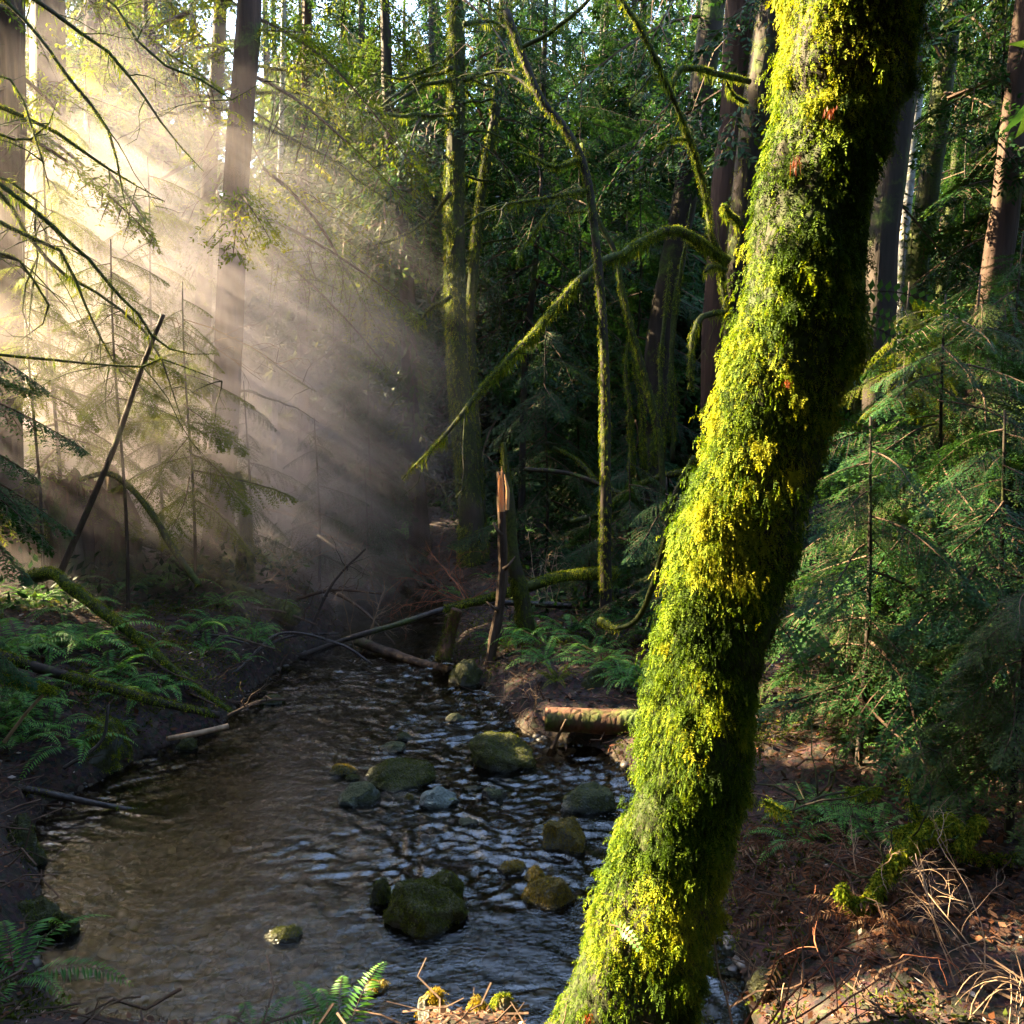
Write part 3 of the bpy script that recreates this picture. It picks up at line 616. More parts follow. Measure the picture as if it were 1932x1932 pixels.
trunk_tree('conifer', 'fir trunk with a mossy left edge touching the great mossy trunk', [(1385, 900), (1392, 560), (1412, 308), (1432, 176), (1456, 0)], 44, 50, 9, 'bark', 15, ('mid', 5.8, 2.0, 22), 2600, msize=.04)
trunk_tree('conifer', 'dark trunk showing close along the right side of the great mossy trunk', [(1655, 860), (1662, 520), (1676, 380), (1706, 160), (1722, 0)], 62, 44, 8, 'bark', 14, ('mid', 5.5, 2.0, 24))
trunk_tree('alder', 'thin pale trunk right of the great mossy trunk', [(1690, 900), (1704, 480), (1716, 340), (1745, 40)], 20, 17, 12, 'bark_grey', 14, ('far', 6.5, 1.4, 14))
trunk_tree('mossy_tree', 'thick furry green trunk behind the hanging boughs at right', [(1716, 900), (1732, 480), (1748, 380), (1790, 60)], 46, 36, 11, 'bark_moss', 13, ('mid', 5.5, 2, 22), 2400)
trunk_tree('mossy_tree', 'crooked thin mossy trunk far back among the right-hand boughs', [(1772, 900), (1780, 480), (1800, 360), (1822, 60)], 24, 18, 14, 'bark_moss', 13, ('far', 4.5, 1.8, 22), 700)
trunk_tree('conifer', 'reddish sunlit trunk leaning at the right edge of the photo', [(1838, 900), (1862, 640), (1884, 480), (1902, 352), (1918, 200), (1940, 0)], 62, 44, 8.5, 'bark_red', 14, ('mid', 5.2, 2.2, 30), dead=4)
trunk_tree('conifer', 'short mossy dark trunk left of the long bare branch at right', [(1612, 1010), (1612, 900), (1618, 780)], 26, 22, 9.5, 'bark_moss', 9, ('mid', 4.5, 1.6, 16), 1200)

# long limbs on the straight mossy tree
for a in ([(852, 105, 10.6), (810, 132, 11.1), (760, 150, 10.7), (700, 142, 10.3)], [(855, 215, 10.6), (790, 220, 10.9), (715, 215, 10.3), (640, 205, 10.8)],
          [(852, 150, 11.4), (800, 165, 11.1), (735, 200, 10.6), (690, 215, 10.3)], [(852, 128, 10.6), (780, 160, 11.1), (700, 215, 10.5)], [(850, 365, 10.6), (800, 420, 11.0), (740, 455, 10.5), (690, 470, 10.1)],
          [(876, 45, 10.6), (930, 40, 11.1), (985, 62, 10.7)], [(876, 150, 10.6), (935, 135, 11.1), (990, 130, 10.7)], [(850, 560, 10.6), (800, 600, 11.1), (770, 640, 10.8)]):
    limb(t10[0], px_path(a, 0), .028, .008, M['bark_moss'], 420, 'limb', .035, twigs=4)

# the arching alder: a slim bending stem with its own limbs
arch = trunk_tree('arching_alder', 'slim dark stem arching left, standing right of the broken snag', [(1143, 1205), (1143, 1010), (1143, 840), (1140, 650), (1130, 513), (1113, 362), (1096, 297), (1065, 240), (1020, 185), (981, 92), (955, 20)], 22, 13, 7.9, 'bark', 5.6, None, 3200, 'moss', msize=.026, lump=.3, segs=9, flare=1.2)
A = arch[0]
limb(A, px_path([(1110, 358), (1060, 368), (1010, 379), (942, 393), (894, 413), (850, 445)], 7.9, -.5), .022, .008, M['bark_moss'], 900, 'limb', .03, twigs=5)
limb(A, px_path([(1096, 300), (1051, 314), (1010, 303), (976, 287)], 7.9, -.3), .024, .012, M['bark_moss'], 600, 'limb', .03)
limb(A, px_path([(1050, 385), (1010, 430), (985, 470), (970, 510)], 7.7, -.3), .012, .005, M['bark_moss'], 350, 'limb', .025)
limb(A, px_path([(1105, 398), (1060, 402), (1030, 392)], 7.8, .3), .012, .006, M['bark_moss'], 260, 'limb', .025)
limb(A, px_path([(981, 92), (1040, 60), (1100, 15), (1150, -40)], 7.9, -.3), .022, .014, M['bark_moss'], 420, 'limb', .025)
limb(A, px_path([(1020, 185), (985, 155), (940, 135), (890, 150)], 7.9, .3), .016, .007, M['bark_moss'], 350, 'limb', .022)
sib = trunk_tree('arching_alder', 'slim mossy stem right of and twined with the arching one', [(1248, 870), (1240, 800), (1215, 703), (1191, 617), (1174, 547), (1161, 478), (1127, 410), (1110, 340), (1098, 270)], 15, 8, 9.0, 'bark_moss', 4.6, None, 2200, 'moss', msize=.028, lump=.25, segs=8, flare=1.1)
# maple clump
mp_ = thing('vine_maple', 'clump of thin furry green stems left of the great mossy trunk', 'tree', tuple(hit(1240, 885)))
for a in ([(1192, 900), (1190, 780), (1186, 690), (1195, 600)], [(1215, 890), (1212, 800), (1206, 720), (1196, 650)], [(1232, 880), (1244, 747), (1254, 600), (1263, 483)], [(1250, 870), (1262, 740), (1275, 600), (1284, 500), (1300, 380)], [(1268, 870), (1272, 760), (1268, 640), (1276, 520)]):
    limb(mp_, px_path(a, 10.0), .034, .016, M['bark_moss'], 1300, 'stem', .035, hang=False, lump=.35)
# stem with the big diagonal limb
big = thing('leaning_maple', 'long mossy limb reaching down leftwards across the middle of the wood', 'tree', (P(1375, 900, 8.9)[0], P(1375, 900, 8.9)[1], gz(P(1375, 900, 8.9)[0], 8.9)))
limb(big, px_path([(1372, 1000, 8.9), (1372, 700, 8.9), (1366, 520, 8.9), (1345, 457, 8.8), (1326, 352, 8.7), (1300, 264, 8.5), (1274, 189, 8.3), (1243, 123, 8.1), (1210, 60, 8), (1177, 10, 7.9), (1120, -90, 7.8)], 0), .042, .022, M['bark_moss'], 4200, 'stem', .034, lump=.3, twigs=5)
limb(big, px_path([(1372, 492, 8.9), (1353, 483, 8.8), (1322, 457, 8.7), (1278, 435, 8.6), (1234, 444, 8.5), (1177, 475, 8.3), (1147, 492, 8.2), (1100, 528, 8.1), (1055, 573, 8), (1010, 624, 7.9), (960, 680, 7.8), (925, 713, 7.8), (881, 765, 7.7), (820, 845, 7.6), (757, 908, 7.5)], 0), .05, .018, M['bark_moss'], 6500, 'limb', .034, lump=.3, twigs=4)
limb(big, px_path([(1414, 154, 8.9), (1380, 148, 8.7), (1344, 136, 8.6), (1310, 128, 8.5), (1284, 133, 8.4), (1272, 163, 8.3)], 0), .028, .03, M['bark_moss'], 900, 'limb', .032)
limb(big, px_path([(1372, 590, 8.8), (1345, 592, 8.7), (1318, 606, 8.6), (1304, 659, 8.5), (1307, 734, 8.5)], 0), .03, .026, M['bark_moss'], 900, 'limb', .032)
limb(big, px_path([(1410, 196, 8.8), (1385, 178, 8.7), (1372, 150, 8.6)], 0), .02, .014, M['bark_moss'], 300, 'limb', .03)
limb(big, px_path([(1395, 425, 8.6), (1375, 408, 8.5), (1362, 388, 8.4)], 0), .03, .03, M['bark_moss'], 500, 'limb', .034)
limb(big, px_path([(1370, 510, 8.8), (1345, 502, 8.6), (1330, 512, 8.5)], 0), .025, .025, M['bark_moss'], 300, 'limb', .03)
limb(big, px_path([(1300, 264, 8.5), (1270, 262, 8.4), (1242, 270, 8.3)], 0), .014, .012, M['bark_moss'], 300, 'limb', .03)
limb(big, px_path([(1280, 205, 8.3), (1240, 140, 8.3), (1212, 165, 8.2), (1180, 195, 8.1)], 0), .012, .006, M['bark_moss'], 260, 'limb', .025)

# mossy limbs sweeping down across the misty left side: two leaning maples rooted outside the picture
for lab, base, arms in ARMS:
    b3 = (base[0], base[1], gz(*base)); root = thing('leaning_maple', lab, 'tree', b3)
    limb(root, np.array([[b3[0], b3[1], b3[2] - .2], [b3[0], b3[1] + .2, 2], [b3[0] - .1, b3[1] + .6, 4.2], [b3[0] + .1, b3[1] + .9, 6.5]]), .1, .05, M['bark_moss'], 0, 'stem')
    for k, a in enumerate(arms):
        w = px_path(a, 6.7 + .25 * (k % 3)); st_ = np.array([[b3[0], b3[1] + .6, w[0][2] + .2]]) if k not in (5, 3) or True else w[:1]
        limb(root, np.vstack([st_, w]), .026 if k < 3 else .015, .007, M['bark_moss'], 1500 if k < 3 else 600, 'limb', .03, twigs=7)
r_ = thing('leaning_maple', 'long mossy limb slanting right from the big misty trunk', 'tree', (P(440, 700, 10.6)[0] - .1, 10.6, gz(P(440, 700, 10.6)[0], 10.6)))
limb(r_, np.vstack([P(436, 1000, 10.6), P(440, 600, 10.6), P(452, 260, 10.6), P(462, 80, 10.5)]), .05, .03, M['bark_moss'], 0, 'stem')
for a in ([(455, 225), (510, 245), (564, 267), (605, 290), (646, 314), (700, 360), (790, 400)], [(448, 400), (520, 470), (590, 520), (640, 545)], [(440, 640), (480, 660), (530, 700), (600, 740)], [(458, 120), (540, 130), (620, 118), (700, 105)], [(455, 180), (560, 175), (640, 205)]):
    limb(r_, px_path(a, 10.5, -.6), .022, .007, M['bark_moss'], 900, 'limb', .032, twigs=6)
# ------------------------------------------------------------ the great mossy trunk
cx = np.array(TRK, float); hw = np.interp([p[1] for p in TRK], [0, 200, 400, 600, 700, 800, 1000, 1300, 1600, 1932], [126, 116, 107, 116, 112, 112, 116, 112, 118, 136])
w = np.array([P(a, b, TY) for a, b in TRK])[::-1]; rw = wpx(hw[::-1] * .93, TY)
low = np.array([w[0] + np.array([-.09, -.02, -.22]), w[0] + np.array([-.16, -.03, -.42])]); w = np.vstack([low[::-1], w]); rw = np.concatenate([[.30, .24], rw])
up = nz(w[-1] - w[-2]); w = np.vstack([w, w[-1] + up * .8 + np.array([0, 0, .1]), w[-1] + up * 1.6 + np.array([0, 0, .6]), w[-1] + up * 2.2 + np.array([0, 0, 2.2])]); rw = np.concatenate([rw, [.185, .17, .12]])
q = catmull(np.hstack([w, rw[:, None]]), 330); rr = q[:, 3] - .012; q = q[:, :3]
root = thing('mossy_maple', 'great leaning moss-covered tree trunk, the nearest and brightest in the photo', 'tree', tuple(w[1]))
segs = 96
v, fs = tube(q, rr, segs, .16, 5.0, 71); v0 = v
ctr = np.vstack([np.repeat(q, segs, 0), q[0], q[-1]]); out_n = nz(v - ctr)
def knob(px, py, side, amp, rad):
    global v
    c = P(px, py, TY - .12); d = np.linalg.norm(v - c, axis=1); v = v + out_n * (amp * .6 * np.exp(-(d / rad) ** 2))[:, None]
for a in ((1610, 640, 1, .06, .13), (1290, 1015, -1, .035, .1), (1545, 830, 1, .02, .1), (1430, 740, 0, .03, .1), (1360, 1330, 0, .025, .1), (1190, 1690, 0, -.03, .06), (1420, 1440, 1, .03, .09), (1560, 130, 0, .03, .1), (1480, 440, 0, .035, .1)): knob(*a)
v = v + out_n * (.02 * fbm(v, 8.0, 83) + .012 * np.abs(vnoise(v * [1, 1, .5], 22.0, 87)))[:, None]
g = Geo(); g.add(v, fs[0]); g.f.append(fs[1]); g.m.append(np.zeros(len(fs[1]), np.int32))
trunk = part(g, 'trunk', M['under_moss'], root, True)
Pt, Nn = sample(v, fs[0], 330000)
ok = (Pt[:, 2] < 3.75) & (Nn[:, 1] < .35)
Pt, Nn = Pt[ok], Nn[ok]
den = np.clip(.75 + 1.6 * fbm(Pt * [1, 1, .5], 5.0, 91, 4), .3, 1.0)
side_bark = np.clip(1 - (Nn[:, 0] * .83 - Nn[:, 1] * -.55 - .62) * 4, .12, 1)          # the right flank shows thin moss over grey bark
side_bark = np.clip(side_bark + .6 * fbm(Pt, 3.0, 14), .15, 1)
k = rng.random(len(Pt)) < den * side_bark * .8
Pt, Nn = Pt[k], Nn[k]
tn = np.clip(.4 + .9 * fbm(Pt, 3.2, 19, 3) + .2 * rng.normal(size=len(Pt)), 0, 1)
sz = .0165 * (.5 + 1.1 * rng.random(len(Pt))) * (1 + .9 * fbm(Pt, 5.0, 29))
g = Geo(); moss(g, Pt, Nn, sz, 1.2, 4, .75, tn, .34)
ci = rng.integers(0, len(Pt), 340)                                          # thicker tufts standing out of the mat
for c_ in ci:
    m_ = int(rng.integers(25, 80)); r_ = rng.uniform(.015, .045); pp = Pt[c_] + Nn[c_] * .004 + rng.normal(size=(m_, 3)) * r_ * .55
    moss(g, pp, nz(Nn[c_] + rng.normal(size=(m_, 3)) * .45), rng.uniform(.017, .032) * (.6 + .6 * rng.random(m_)), 1.5, 4, .6, np.clip(tn[c_] + rng.normal() * .14 + .1 * rng.normal(size=m_), 0, 1), .3)
n = 3200; i = rng.integers(0, len(Pt), n); i = i[fbm(Pt[i], 4.0, 39) > .0]; n = len(i)     # longer hanging strands
d = nz(np.array([0, 0, -1.0]) + .5 * Nn[i] + .25 * rng.normal(size=(n, 3))); wd = nz(np.cross(d, Nn[i] + .3 * rng.normal(size=(n, 3))))
g.leaves(Pt[i] + Nn[i] * .008, d, wd, rng.uniform(.015, .04, n), .0035, np.clip(tn[i] + .1, 0, 1), sag=.1)
part(g, 'moss', M['moss'], root)
def on_trunk(px, py): return P(px, py, TY - .20)
def licorice(px, py, tx, ty, n=13, sc=.022, dY=0, label=None):
    a = P(px, py, TY - .1); b = P(tx, ty, TY - .25 + dY); s = np.linspace(0, 1, n)[:, None]
    qq = a + (b - a) * s + np.array([0, 0, .12]) * np.linalg.norm(b - a) * 4 * s * (1 - s)
    g = Geo(); add_tube(g, qq, np.linspace(.0022, .001, n), 4, mat=1); tan = nz(np.gradient(qq, axis=0)); sd = nz(np.cross(tan, [.2, -1, .25]))
    for sg in (1, -1):
        dd = nz(sd * sg + tan * .25); g.leaves(qq[2:], dd[2:], tan[2:], sc * 1.5 * (1 - .6 * s[2:, 0]), sc * .62, .6 + .3 * rng.random(n - 2))
    part(g, 'fern_frond', [M['fern'], M['twig']], root, label=label)
licorice(1580, 560, 1812, 600, 16, .03, .1); licorice(1600, 590, 1752, 660, 14, .024, .2); licorice(1620, 610, 1770, 730, 14, .026, .2); licorice(1560, 790, 1665, 830, 13, .022, .15); licorice(1490, 1180, 1600, 1290, 14, .028)
licorice(1470, 1180, 1528, 1290, 12, .028); licorice(1500, 800, 1590, 860, 10, .02, .1); licorice(1150, 1745, 1205, 1790, 12, .022)
for px, py, L in ((1505, 290, .065), (1568, 205, .026), (1487, 720, .02), (1112, 1918, .026)):
    o = tuple(P(px, py, TY - .24)); g = Geo(); n = 26; d = nz(np.array([0, 0, -1.0]) + rng.normal(size=(n, 3)) * .28)
    g.leaves(np.array(o) + rng.normal(size=(n, 3)) * .006, d, nz(np.cross(d, rng.normal(size=(n, 3)))), L * rng.uniform(.3, 1, n), .0035, .6)
    m_ = leaf_mat('rust_spray', [(0, (.07, .014, .006)), (1, (.14, .035, .015))], .3) if 'rust_spray' not in M else M['rust_spray']; M['rust_spray'] = m_
    solo(g, 'dead_spray', m_, {1505: 'largest rust-red cedar spray caught on the great mossy trunk', 1568: 'small rust cedar tip high on the great mossy trunk', 1487: 'small brown leaf halfway up the great mossy trunk', 1112: 'red leaf caught at the foot of the great mossy trunk'}[px], 'dead spray', org=o)

# ------------------------------------------------------------ rocks
def ico(sub):
    import bmesh
    bm = bmesh.new(); bmesh.ops.create_icosphere(bm, subdivisions=sub, radius=1.0); v = np.array([x.co for x in bm.verts]); f = np.array([[y.index for y in x.verts] for x in bm.faces]); bm.free(); return v, f
ICO, ICOF = ico(5)
def rock(label, x0, x1, y0, y1, mat, seed, moss_m=None, nm=0, angular=0.0, z=0.0, name='creek_rock', cat='rock', group=None, msize=.014, skew=0.0):
    c = G((x0 + x1) / 2, y1, z); Yd = c[1]; wid = wpx(x1 - x0, Yd); dep = wid * .8
    a = math.atan2(CAM[2] - z, Yd); ext = wpx(y1 - y0, Yd); h = max(.42 * wid * .5, (ext - dep * .55 * math.sin(a)) / math.cos(a))
    c = np.array([c[0], Yd + dep * .42, z])
    v = ICO.copy(); 
    r = np.random.default_rng(seed)
    if True:
        for k in range(12 if angular else 9):
            nn = nz(r.normal(size=3)); lim = r.uniform(.62, .86) if angular else r.uniform(.72, .92); dd = v @ nn; m = dd > lim; v[m] -= nn * (dd[m] - lim)[:, None]
    v = v * (1 + .22 * fbm(v, 1.1, seed, 2) + .19 * fbm(v, 2.6, seed + 1, 4))[:, None]
    v[:, 0] += skew * np.clip(v[:, 2], -1, 1)
    top = v[:, 2].max(); xr = (v[:, 0].max() - v[:, 0].min()) / 2
    v = v * [wid / 2 / xr, dep / 2, h / top / 1.0]; v[:, 2] = np.where(v[:, 2] < 0, v[:, 2] * .6, v[:, 2])
    v = v + c - [0, 0, .008]
    g = Geo(); g.add(v, ICOF)
    o = solo(g, name, M[mat], label, cat, group, smooth=True, org=tuple(c))
    if nm:
        Pt, Nn = sample(v, ICOF, nm * 2); k = (Nn[:, 2] + .7 * fbm(Pt, 9.0, seed) > .05) & (Pt[:, 2] > .02 + z) & (fbm(Pt, 6.0, seed + 3) > -.35)
        g = Geo(); moss(g, Pt[k], Nn[k], msize * (.5 + .8 * rng.random(k.sum())), .7, 2); part(g, 'moss', M[moss_m], o)
    return o
rock('largest dark mossy boulder in the near water', 714, 892, 1652, 1762, 'stone_moss', 3, 'moss_dull', 5200, skew=-.25)
rock('dark rounded boulder behind the right of the largest near boulder', 788, 874, 1638, 1705, 'stone_moss', 4, 'moss_dull', 1600)
rock('small dark mossy rock tucked left of the largest near boulder', 695, 738, 1655, 1712, 'stone_moss', 5, 'moss_dull', 700)
rock('broad brown-green mossy boulder left of the pale stone', 671, 820, 1424, 1490, 'stone_moss', 6, 'moss_dull', 3600)
rock('little mossy hummock with a twig, left of the broad boulder', 617, 672, 1438, 1468, 'stone_moss', 7, 'moss_gold', 600)
rock('tiny mossy stone between the hummock and the broad boulder', 650, 678, 1458, 1476, 'stone_moss', 8, 'moss_dull', 200)
rock('grey-green streaked rock below the little hummock', 626, 714, 1472, 1524, 'stone_green', 9, None, 0, .6)
rock('pale grey angular stone, the lightest in the creek', 786, 866, 1478, 1528, 'stone_grey', 12, None, 0, 1)
rock('small mossy stone against the left of the pale stone', 755, 790, 1494, 1514, 'stone_moss', 13, 'moss_gold', 250)
rock('dull green mound of a boulder near the right bank', 884, 1020, 1376, 1458, 'stone_moss', 14, 'moss_dull', 3400, skew=-.15)
rock('dark wet low rock right of the pale stone', 902, 957, 1483, 1512, 'stone_wet', 15)
rock('wide greenish grey boulder beside the great trunk', 1055, 1170, 1470, 1536, 'stone_green', 16, 'moss_dull', 700)
rock('rock half golden moss and half streaked grey', 1030, 1120, 1541, 1614, 'stone_gold', 18, 'moss_gold', 1500, .4, skew=-.2)
rock('low wet slab barely above the water below the pale stone', 852, 905, 1540, 1562, 'stone_wet', 19)
rock('flat golden-topped stone left of the golden trio', 935, 998, 1619, 1650, 'stone_gold', 20, 'moss_gold', 600)
rock('middle small stone of the golden trio', 987, 1031, 1631, 1670, 'stone_gold', 21, 'moss_gold', 500)
rock('largest lower rock of the golden trio', 987, 1092, 1650, 1720, 'stone_gold', 22, 'moss_gold', 1500, .3)
rock('flat oval mossy rock alone in the lower left water', 491, 574, 1744, 1782, 'stone_moss', 23, 'moss_dull', 700)
rock('sunlit brown stone in the bright streak of creek bed', 681, 731, 1845, 1879, 'stone_gold', 24, 'moss_gold', 200)
rock('small green stone at the dark inner bend', 486, 535, 1306, 1332, 'stone_moss', 25, 'moss_dull', 300)
rock('rounded green stone under the pale stick by the left bank', 326, 373, 1388, 1420, 'stone_moss', 26, 'moss_dull', 400)
rock('big black mossy rock cut by the left edge', -20, 70, 1530, 1650, 'stone_moss', 27, 'moss_dull', 1500)
rock('low dark rock under the big black one at the left edge', -20, 92, 1685, 1771, 'stone_moss', 28, 'moss_dull', 1300)
rock('upright dark stone in the yellow reflection by the left edge', 88, 144, 1713, 1771, 'stone_moss', 29, 'moss_dull', 500)
rock('dark low stone in midstream above the dull green mound', 836, 881, 1342, 1364, 'stone_wet', 30)
rock('upper of two dark stones in midstream', 740, 780, 1377, 1398, 'stone_moss', 31, 'moss_dull', 200)
rock('lower of two dark stones in midstream', 715, 772, 1396, 1420, 'stone_wet', 32)
rock('square mossy block on the right bank', 1089, 1146, 1256, 1310, 'stone_moss', 33, 'moss_dull', 800, .8, z=.2)
rock('mossy foot of earth under the broken snag', 846, 915, 1240, 1288, 'stone_moss', 34, 'moss_dull', 900, z=.03)
rock('mossy stone on the dark bank behind the bare red twigs', 1412, 1474, 1820, 1868, 'stone_moss', 35, 'moss_dull', 600, z=.12)
rock('grey cobble left of the streaked golden rock', 1000, 1034, 1552, 1570, 'stone_grey', 36, None, 0, .7)
rock('small wet stone in the riffle below the broad boulder', 870, 912, 1478, 1494, 'stone_wet', 37)
rock('golden tuft-topped lump at the near water edge', 786, 842, 1866, 1945, 'stone_gold', 38, 'moss_gold', 1800, name='mossy_lump', cat='mossy stone', msize=.02)
rock('low golden lump between the tuft-topped and the tallest', 876, 922, 1882, 1945, 'stone_gold', 39, 'moss_gold', 1100, name='mossy_lump', cat='mossy stone', msize=.02)
rock('tallest yellow-green lump beside the foot of the great trunk', 918, 990, 1876, 1945, 'stone_gold', 40, 'moss', 1600, name='mossy_lump', cat='mossy stone', msize=.022)
rock('bright green mossy hummock on the left bank over the dark water', 84, 226, 1345, 1470, 'stone_moss', 41, 'moss', 5200, name='mossy_hummock', cat='mossy hummock', msize=.022)

# pebbles: nobody could count them
g = Geo(); PV, PF = ico(1); n = 2600
bx = rng.uniform(-2.6, 1.9, n * 3); by = rng.uniform(2.6, 8.5, n * 3); d = sdist(bx, by); k = (d < .03) & (d > -1.3) & (fbm(np.stack([bx, by, bx * 0], -1), 1.4, 33) > -.05 - .4 * (bx > .2)); bx, by = bx[k][:n], by[k][:n]; bz = height(bx, by)
for x, y, z in zip(bx, by, bz):
    s = .012 + .035 * rng.random() ** 2.5; g.add((PV * (1 + .25 * rng.normal(size=PV.shape))) @ rot(rng.uniform(0, 6), rng.normal() * .3).T * [s, s, s * .6] + [x, y, z + s * .15], PF, rng.random())
solo(g, 'pebbles', leaf_mat('pebble_stone', [(0, (.015, .012, .01)), (.5, (.05, .04, .03)), (.9, (.1, .085, .07)), (1, (.22, .21, .2))], 0.0, .5, spec=.5), 'small loose stones along the creek bed', 'pebbles', kind='stuff', smooth=True)

# ------------------------------------------------------------ logs, sticks, stump, snag
def log(name, label, pts, w0, w1, mat, Y=None, mossn=0, moss_m='moss', cat='log', msize=.03, lump=.3, ground=None, twigs=0, z=None, group=None, segs=12, mossy_top=True):
    """a lying piece of wood: photo points, each on the ground (plus its radius) or at a given depth"""
    w = []
    for p in pts:
        if len(p) > 2: w.append(P(*p))
        elif z is not None: w.append(G(p[0], p[1], z))
        else: h = hit(*p); w.append(h)
    w = np.array(w); Ym = w[:, 1].mean(); r0, r1 = wpx(w0, w[0, 1]) / 2, wpx(w1, w[-1, 1]) / 2
    if z is None and Y is None and len(pts[0]) == 2: w[:, 2] += np.linspace(r0, r1, len(w)) * .6
    q = catmull(w, 44); rr = np.linspace(r0, r1, 44)
    g = Geo(); v, f = add_tube(g, q, rr, segs, lump, 6.0, int(abs(w0 * 7)) % 50)
    for k in range(twigs):
        i = rng.integers(4, 40); dd = nz(rng.normal(size=3) * [1, .7, .6] + [0, 0, .5]); L = rng.uniform(.1, .4); s = np.linspace(0, 1, 6)[:, None]
        add_tube(g, q[i] + dd * L * s + rng.normal(size=(6, 3)) * .012, np.linspace(.005, .0018, 6), 4)
    o = solo(g, name, M[mat], label, cat, group, smooth=True, org=tuple(w[0]))
    if mossn:
        Pt, Nn = sample(v, f, mossn * 2); k = (Nn[:, 2] > (-.1 if mossy_top else -1)) & (fbm(Pt, 3.0, 65) > -.2); g = Geo()
        moss(g, Pt[k], Nn[k], msize * (.5 + .8 * rng.random(k.sum())), .8, 2); part(g, 'moss', M[moss_m], o)
    return o
log('fallen_log', 'mossy fallen log slanting down to the creek from the old stump', [(253, 1007, 9.6), (342, 1045, 9.2), (444, 1113, 8.6), (560, 1165, 8.1)], 30, 34, 'bark_moss', mossn=3000, moss_m='moss_dull')
log('fallen_log', 'bare brown log lying in the water below the dark crossing branch', [(672, 1208, 8.3), (761, 1241, 7.9), (850, 1266, 7.6)], 20, 17, 'dead_wood')
log('fallen_log', 'short thick pale log end on the gravel beside the great trunk', [(1030, 1356, 5.85), (1120, 1360, 5.8), (1260, 1366, 5.7)], 48, 52, 'rotten', lump=.13)
log('fallen_log', 'horizontal bright mossy pole behind the broken snag', [(840, 1150, 7.9), (935, 1126, 7.9), (993, 1109, 7.9), (1044, 1092, 7.95), (1090, 1085, 8.0), (1165, 1082, 8.1)], 14, 24, 'bark_moss', mossn=2400)
log('fallen_log', 'patchy mossy pole lying along the near left bank', [(-40, 1225, 5.6), (103, 1269, 5.6), (207, 1298, 5.55), (306, 1327, 5.5), (415, 1350, 5.6)], 22, 16, 'bark', mossn=2200, msize=.024)
log('fallen_log', 'short bright mossy pole pointing right at the left edge', [(-40, 1268, 4.9), (40, 1288, 4.9), (108, 1307, 4.9)], 28, 12, 'bark_moss', mossn=2200, msize=.024)
log('fallen_log', 'curved mossy bough arching over the ferns on the left bank', [(61, 1090, 6.8), (100, 1084, 6.7), (137, 1113, 6.6), (219, 1174, 6.4), (284, 1226, 6.25), (360, 1290, 6.1), (440, 1345, 6.0)], 28, 7, 'bark_moss', mossn=2200, msize=.028)
log('fallen_log', 'bent mossy stem arching in front of the old stump', [(150, 905, 7.6), (205, 894, 7.6), (250, 925, 7.5), (290, 975, 7.4), (330, 1040, 7.3), (376, 1105, 7.2)], 10, 13, 'bark_moss', mossn=1200, msize=.022)
log('fallen_log', 'pale grey log end beside the stump base', [(245, 1005, 10.2), (300, 1030, 10), (370, 1062, 9.9)], 26, 22, 'bark_grey')
log('fallen_log', 'green mossy root on the mound right of the stump', [(215, 1062, 8.6), (255, 1085, 8.4), (290, 1105, 8.2)], 16, 14, 'bark_moss', mossn=700)
log('stick', 'dark stick reaching from the left edge into the water', [(-30, 1474, 4.75), (83, 1496, 4.75), (207, 1521, 4.8), (318, 1538, 4.85)], 20, 7, 'wet_stick', mossn=250, msize=.018)
log('stick', 'dark bent branch lying across the creek below the snag', [(560, 1240, 8.0), (648, 1208, 8.05), (750, 1178, 8.1), (839, 1150, 8.2), (925, 1137, 8.3), (1078, 1143, 8.3)], 10, 13, 'wet_stick', twigs=5)
log('stick', 'pale bleached stick at the edge of the left bank', [(315, 1394, 5.55), (370, 1384, 5.7), (430, 1370, 5.85)], 9, 12, 'twig_pale')
log('leaning_pole', 'thin bare pole leaning right in front of the old stump', [(109, 1092, 6.9), (160, 975, 6.9), (215, 845, 6.9), (262, 710, 6.9), (308, 593, 6.9)], 13, 8, 'dead_wood', lump=.1)
log('stick', 'long thin twig slanting down through the misty left bank', [(235, 1163, 7), (290, 1240, 6.8), (360, 1305, 6.6)], 6, 4, 'twig')
log('stick', 'thin brown branch bridging from the left bank to the creek bend', [(335, 1320, 6.6), (440, 1270, 6.9), (530, 1195, 7.6), (640, 1215, 7.7), (700, 1252, 7.6)], 6, 5, 'wet_stick', twigs=4)
log('stick', 'curved dark branch low over the left bank edge', [(120, 1450, 4.9), (190, 1400, 5), (205, 1330, 5.1)], 9, 5, 'wet_stick')
log('stick', 'yellowish broken stick standing on the near left bank', [(8, 1400, 4.9), (50, 1345, 4.9), (82, 1310, 4.9)], 8, 5, 'twig_pale')
log('stick', 'dark forked stick standing in the gravel by the thick log end', [(1035, 1425, 5.75), (1055, 1385, 5.75), (1068, 1358, 5.7)], 9, 5, 'dead_wood')
log('stick', 'long dark pole lying behind the snag among the ferns', [(990, 885, 9.8), (1080, 895, 9.7), (1170, 930, 9.5), (1240, 950, 9.4)], 9, 8, 'bark', mossn=120)
log('stick', 'mossy diagonal pole sloping down left behind the arching stem', [(1075, 985, 9.4), (1130, 968, 9.4), (1180, 930, 9.4), (1230, 905, 9.3), (1290, 890, 9.2)], 11, 12, 'bark_moss', mossn=900)
log('stick', 'green pole slanting down behind the arching stem', [(1045, 845, 10.6), (1090, 870, 10.4), (1130, 915, 10.2)], 9, 9, 'bark_moss', mossn=500)
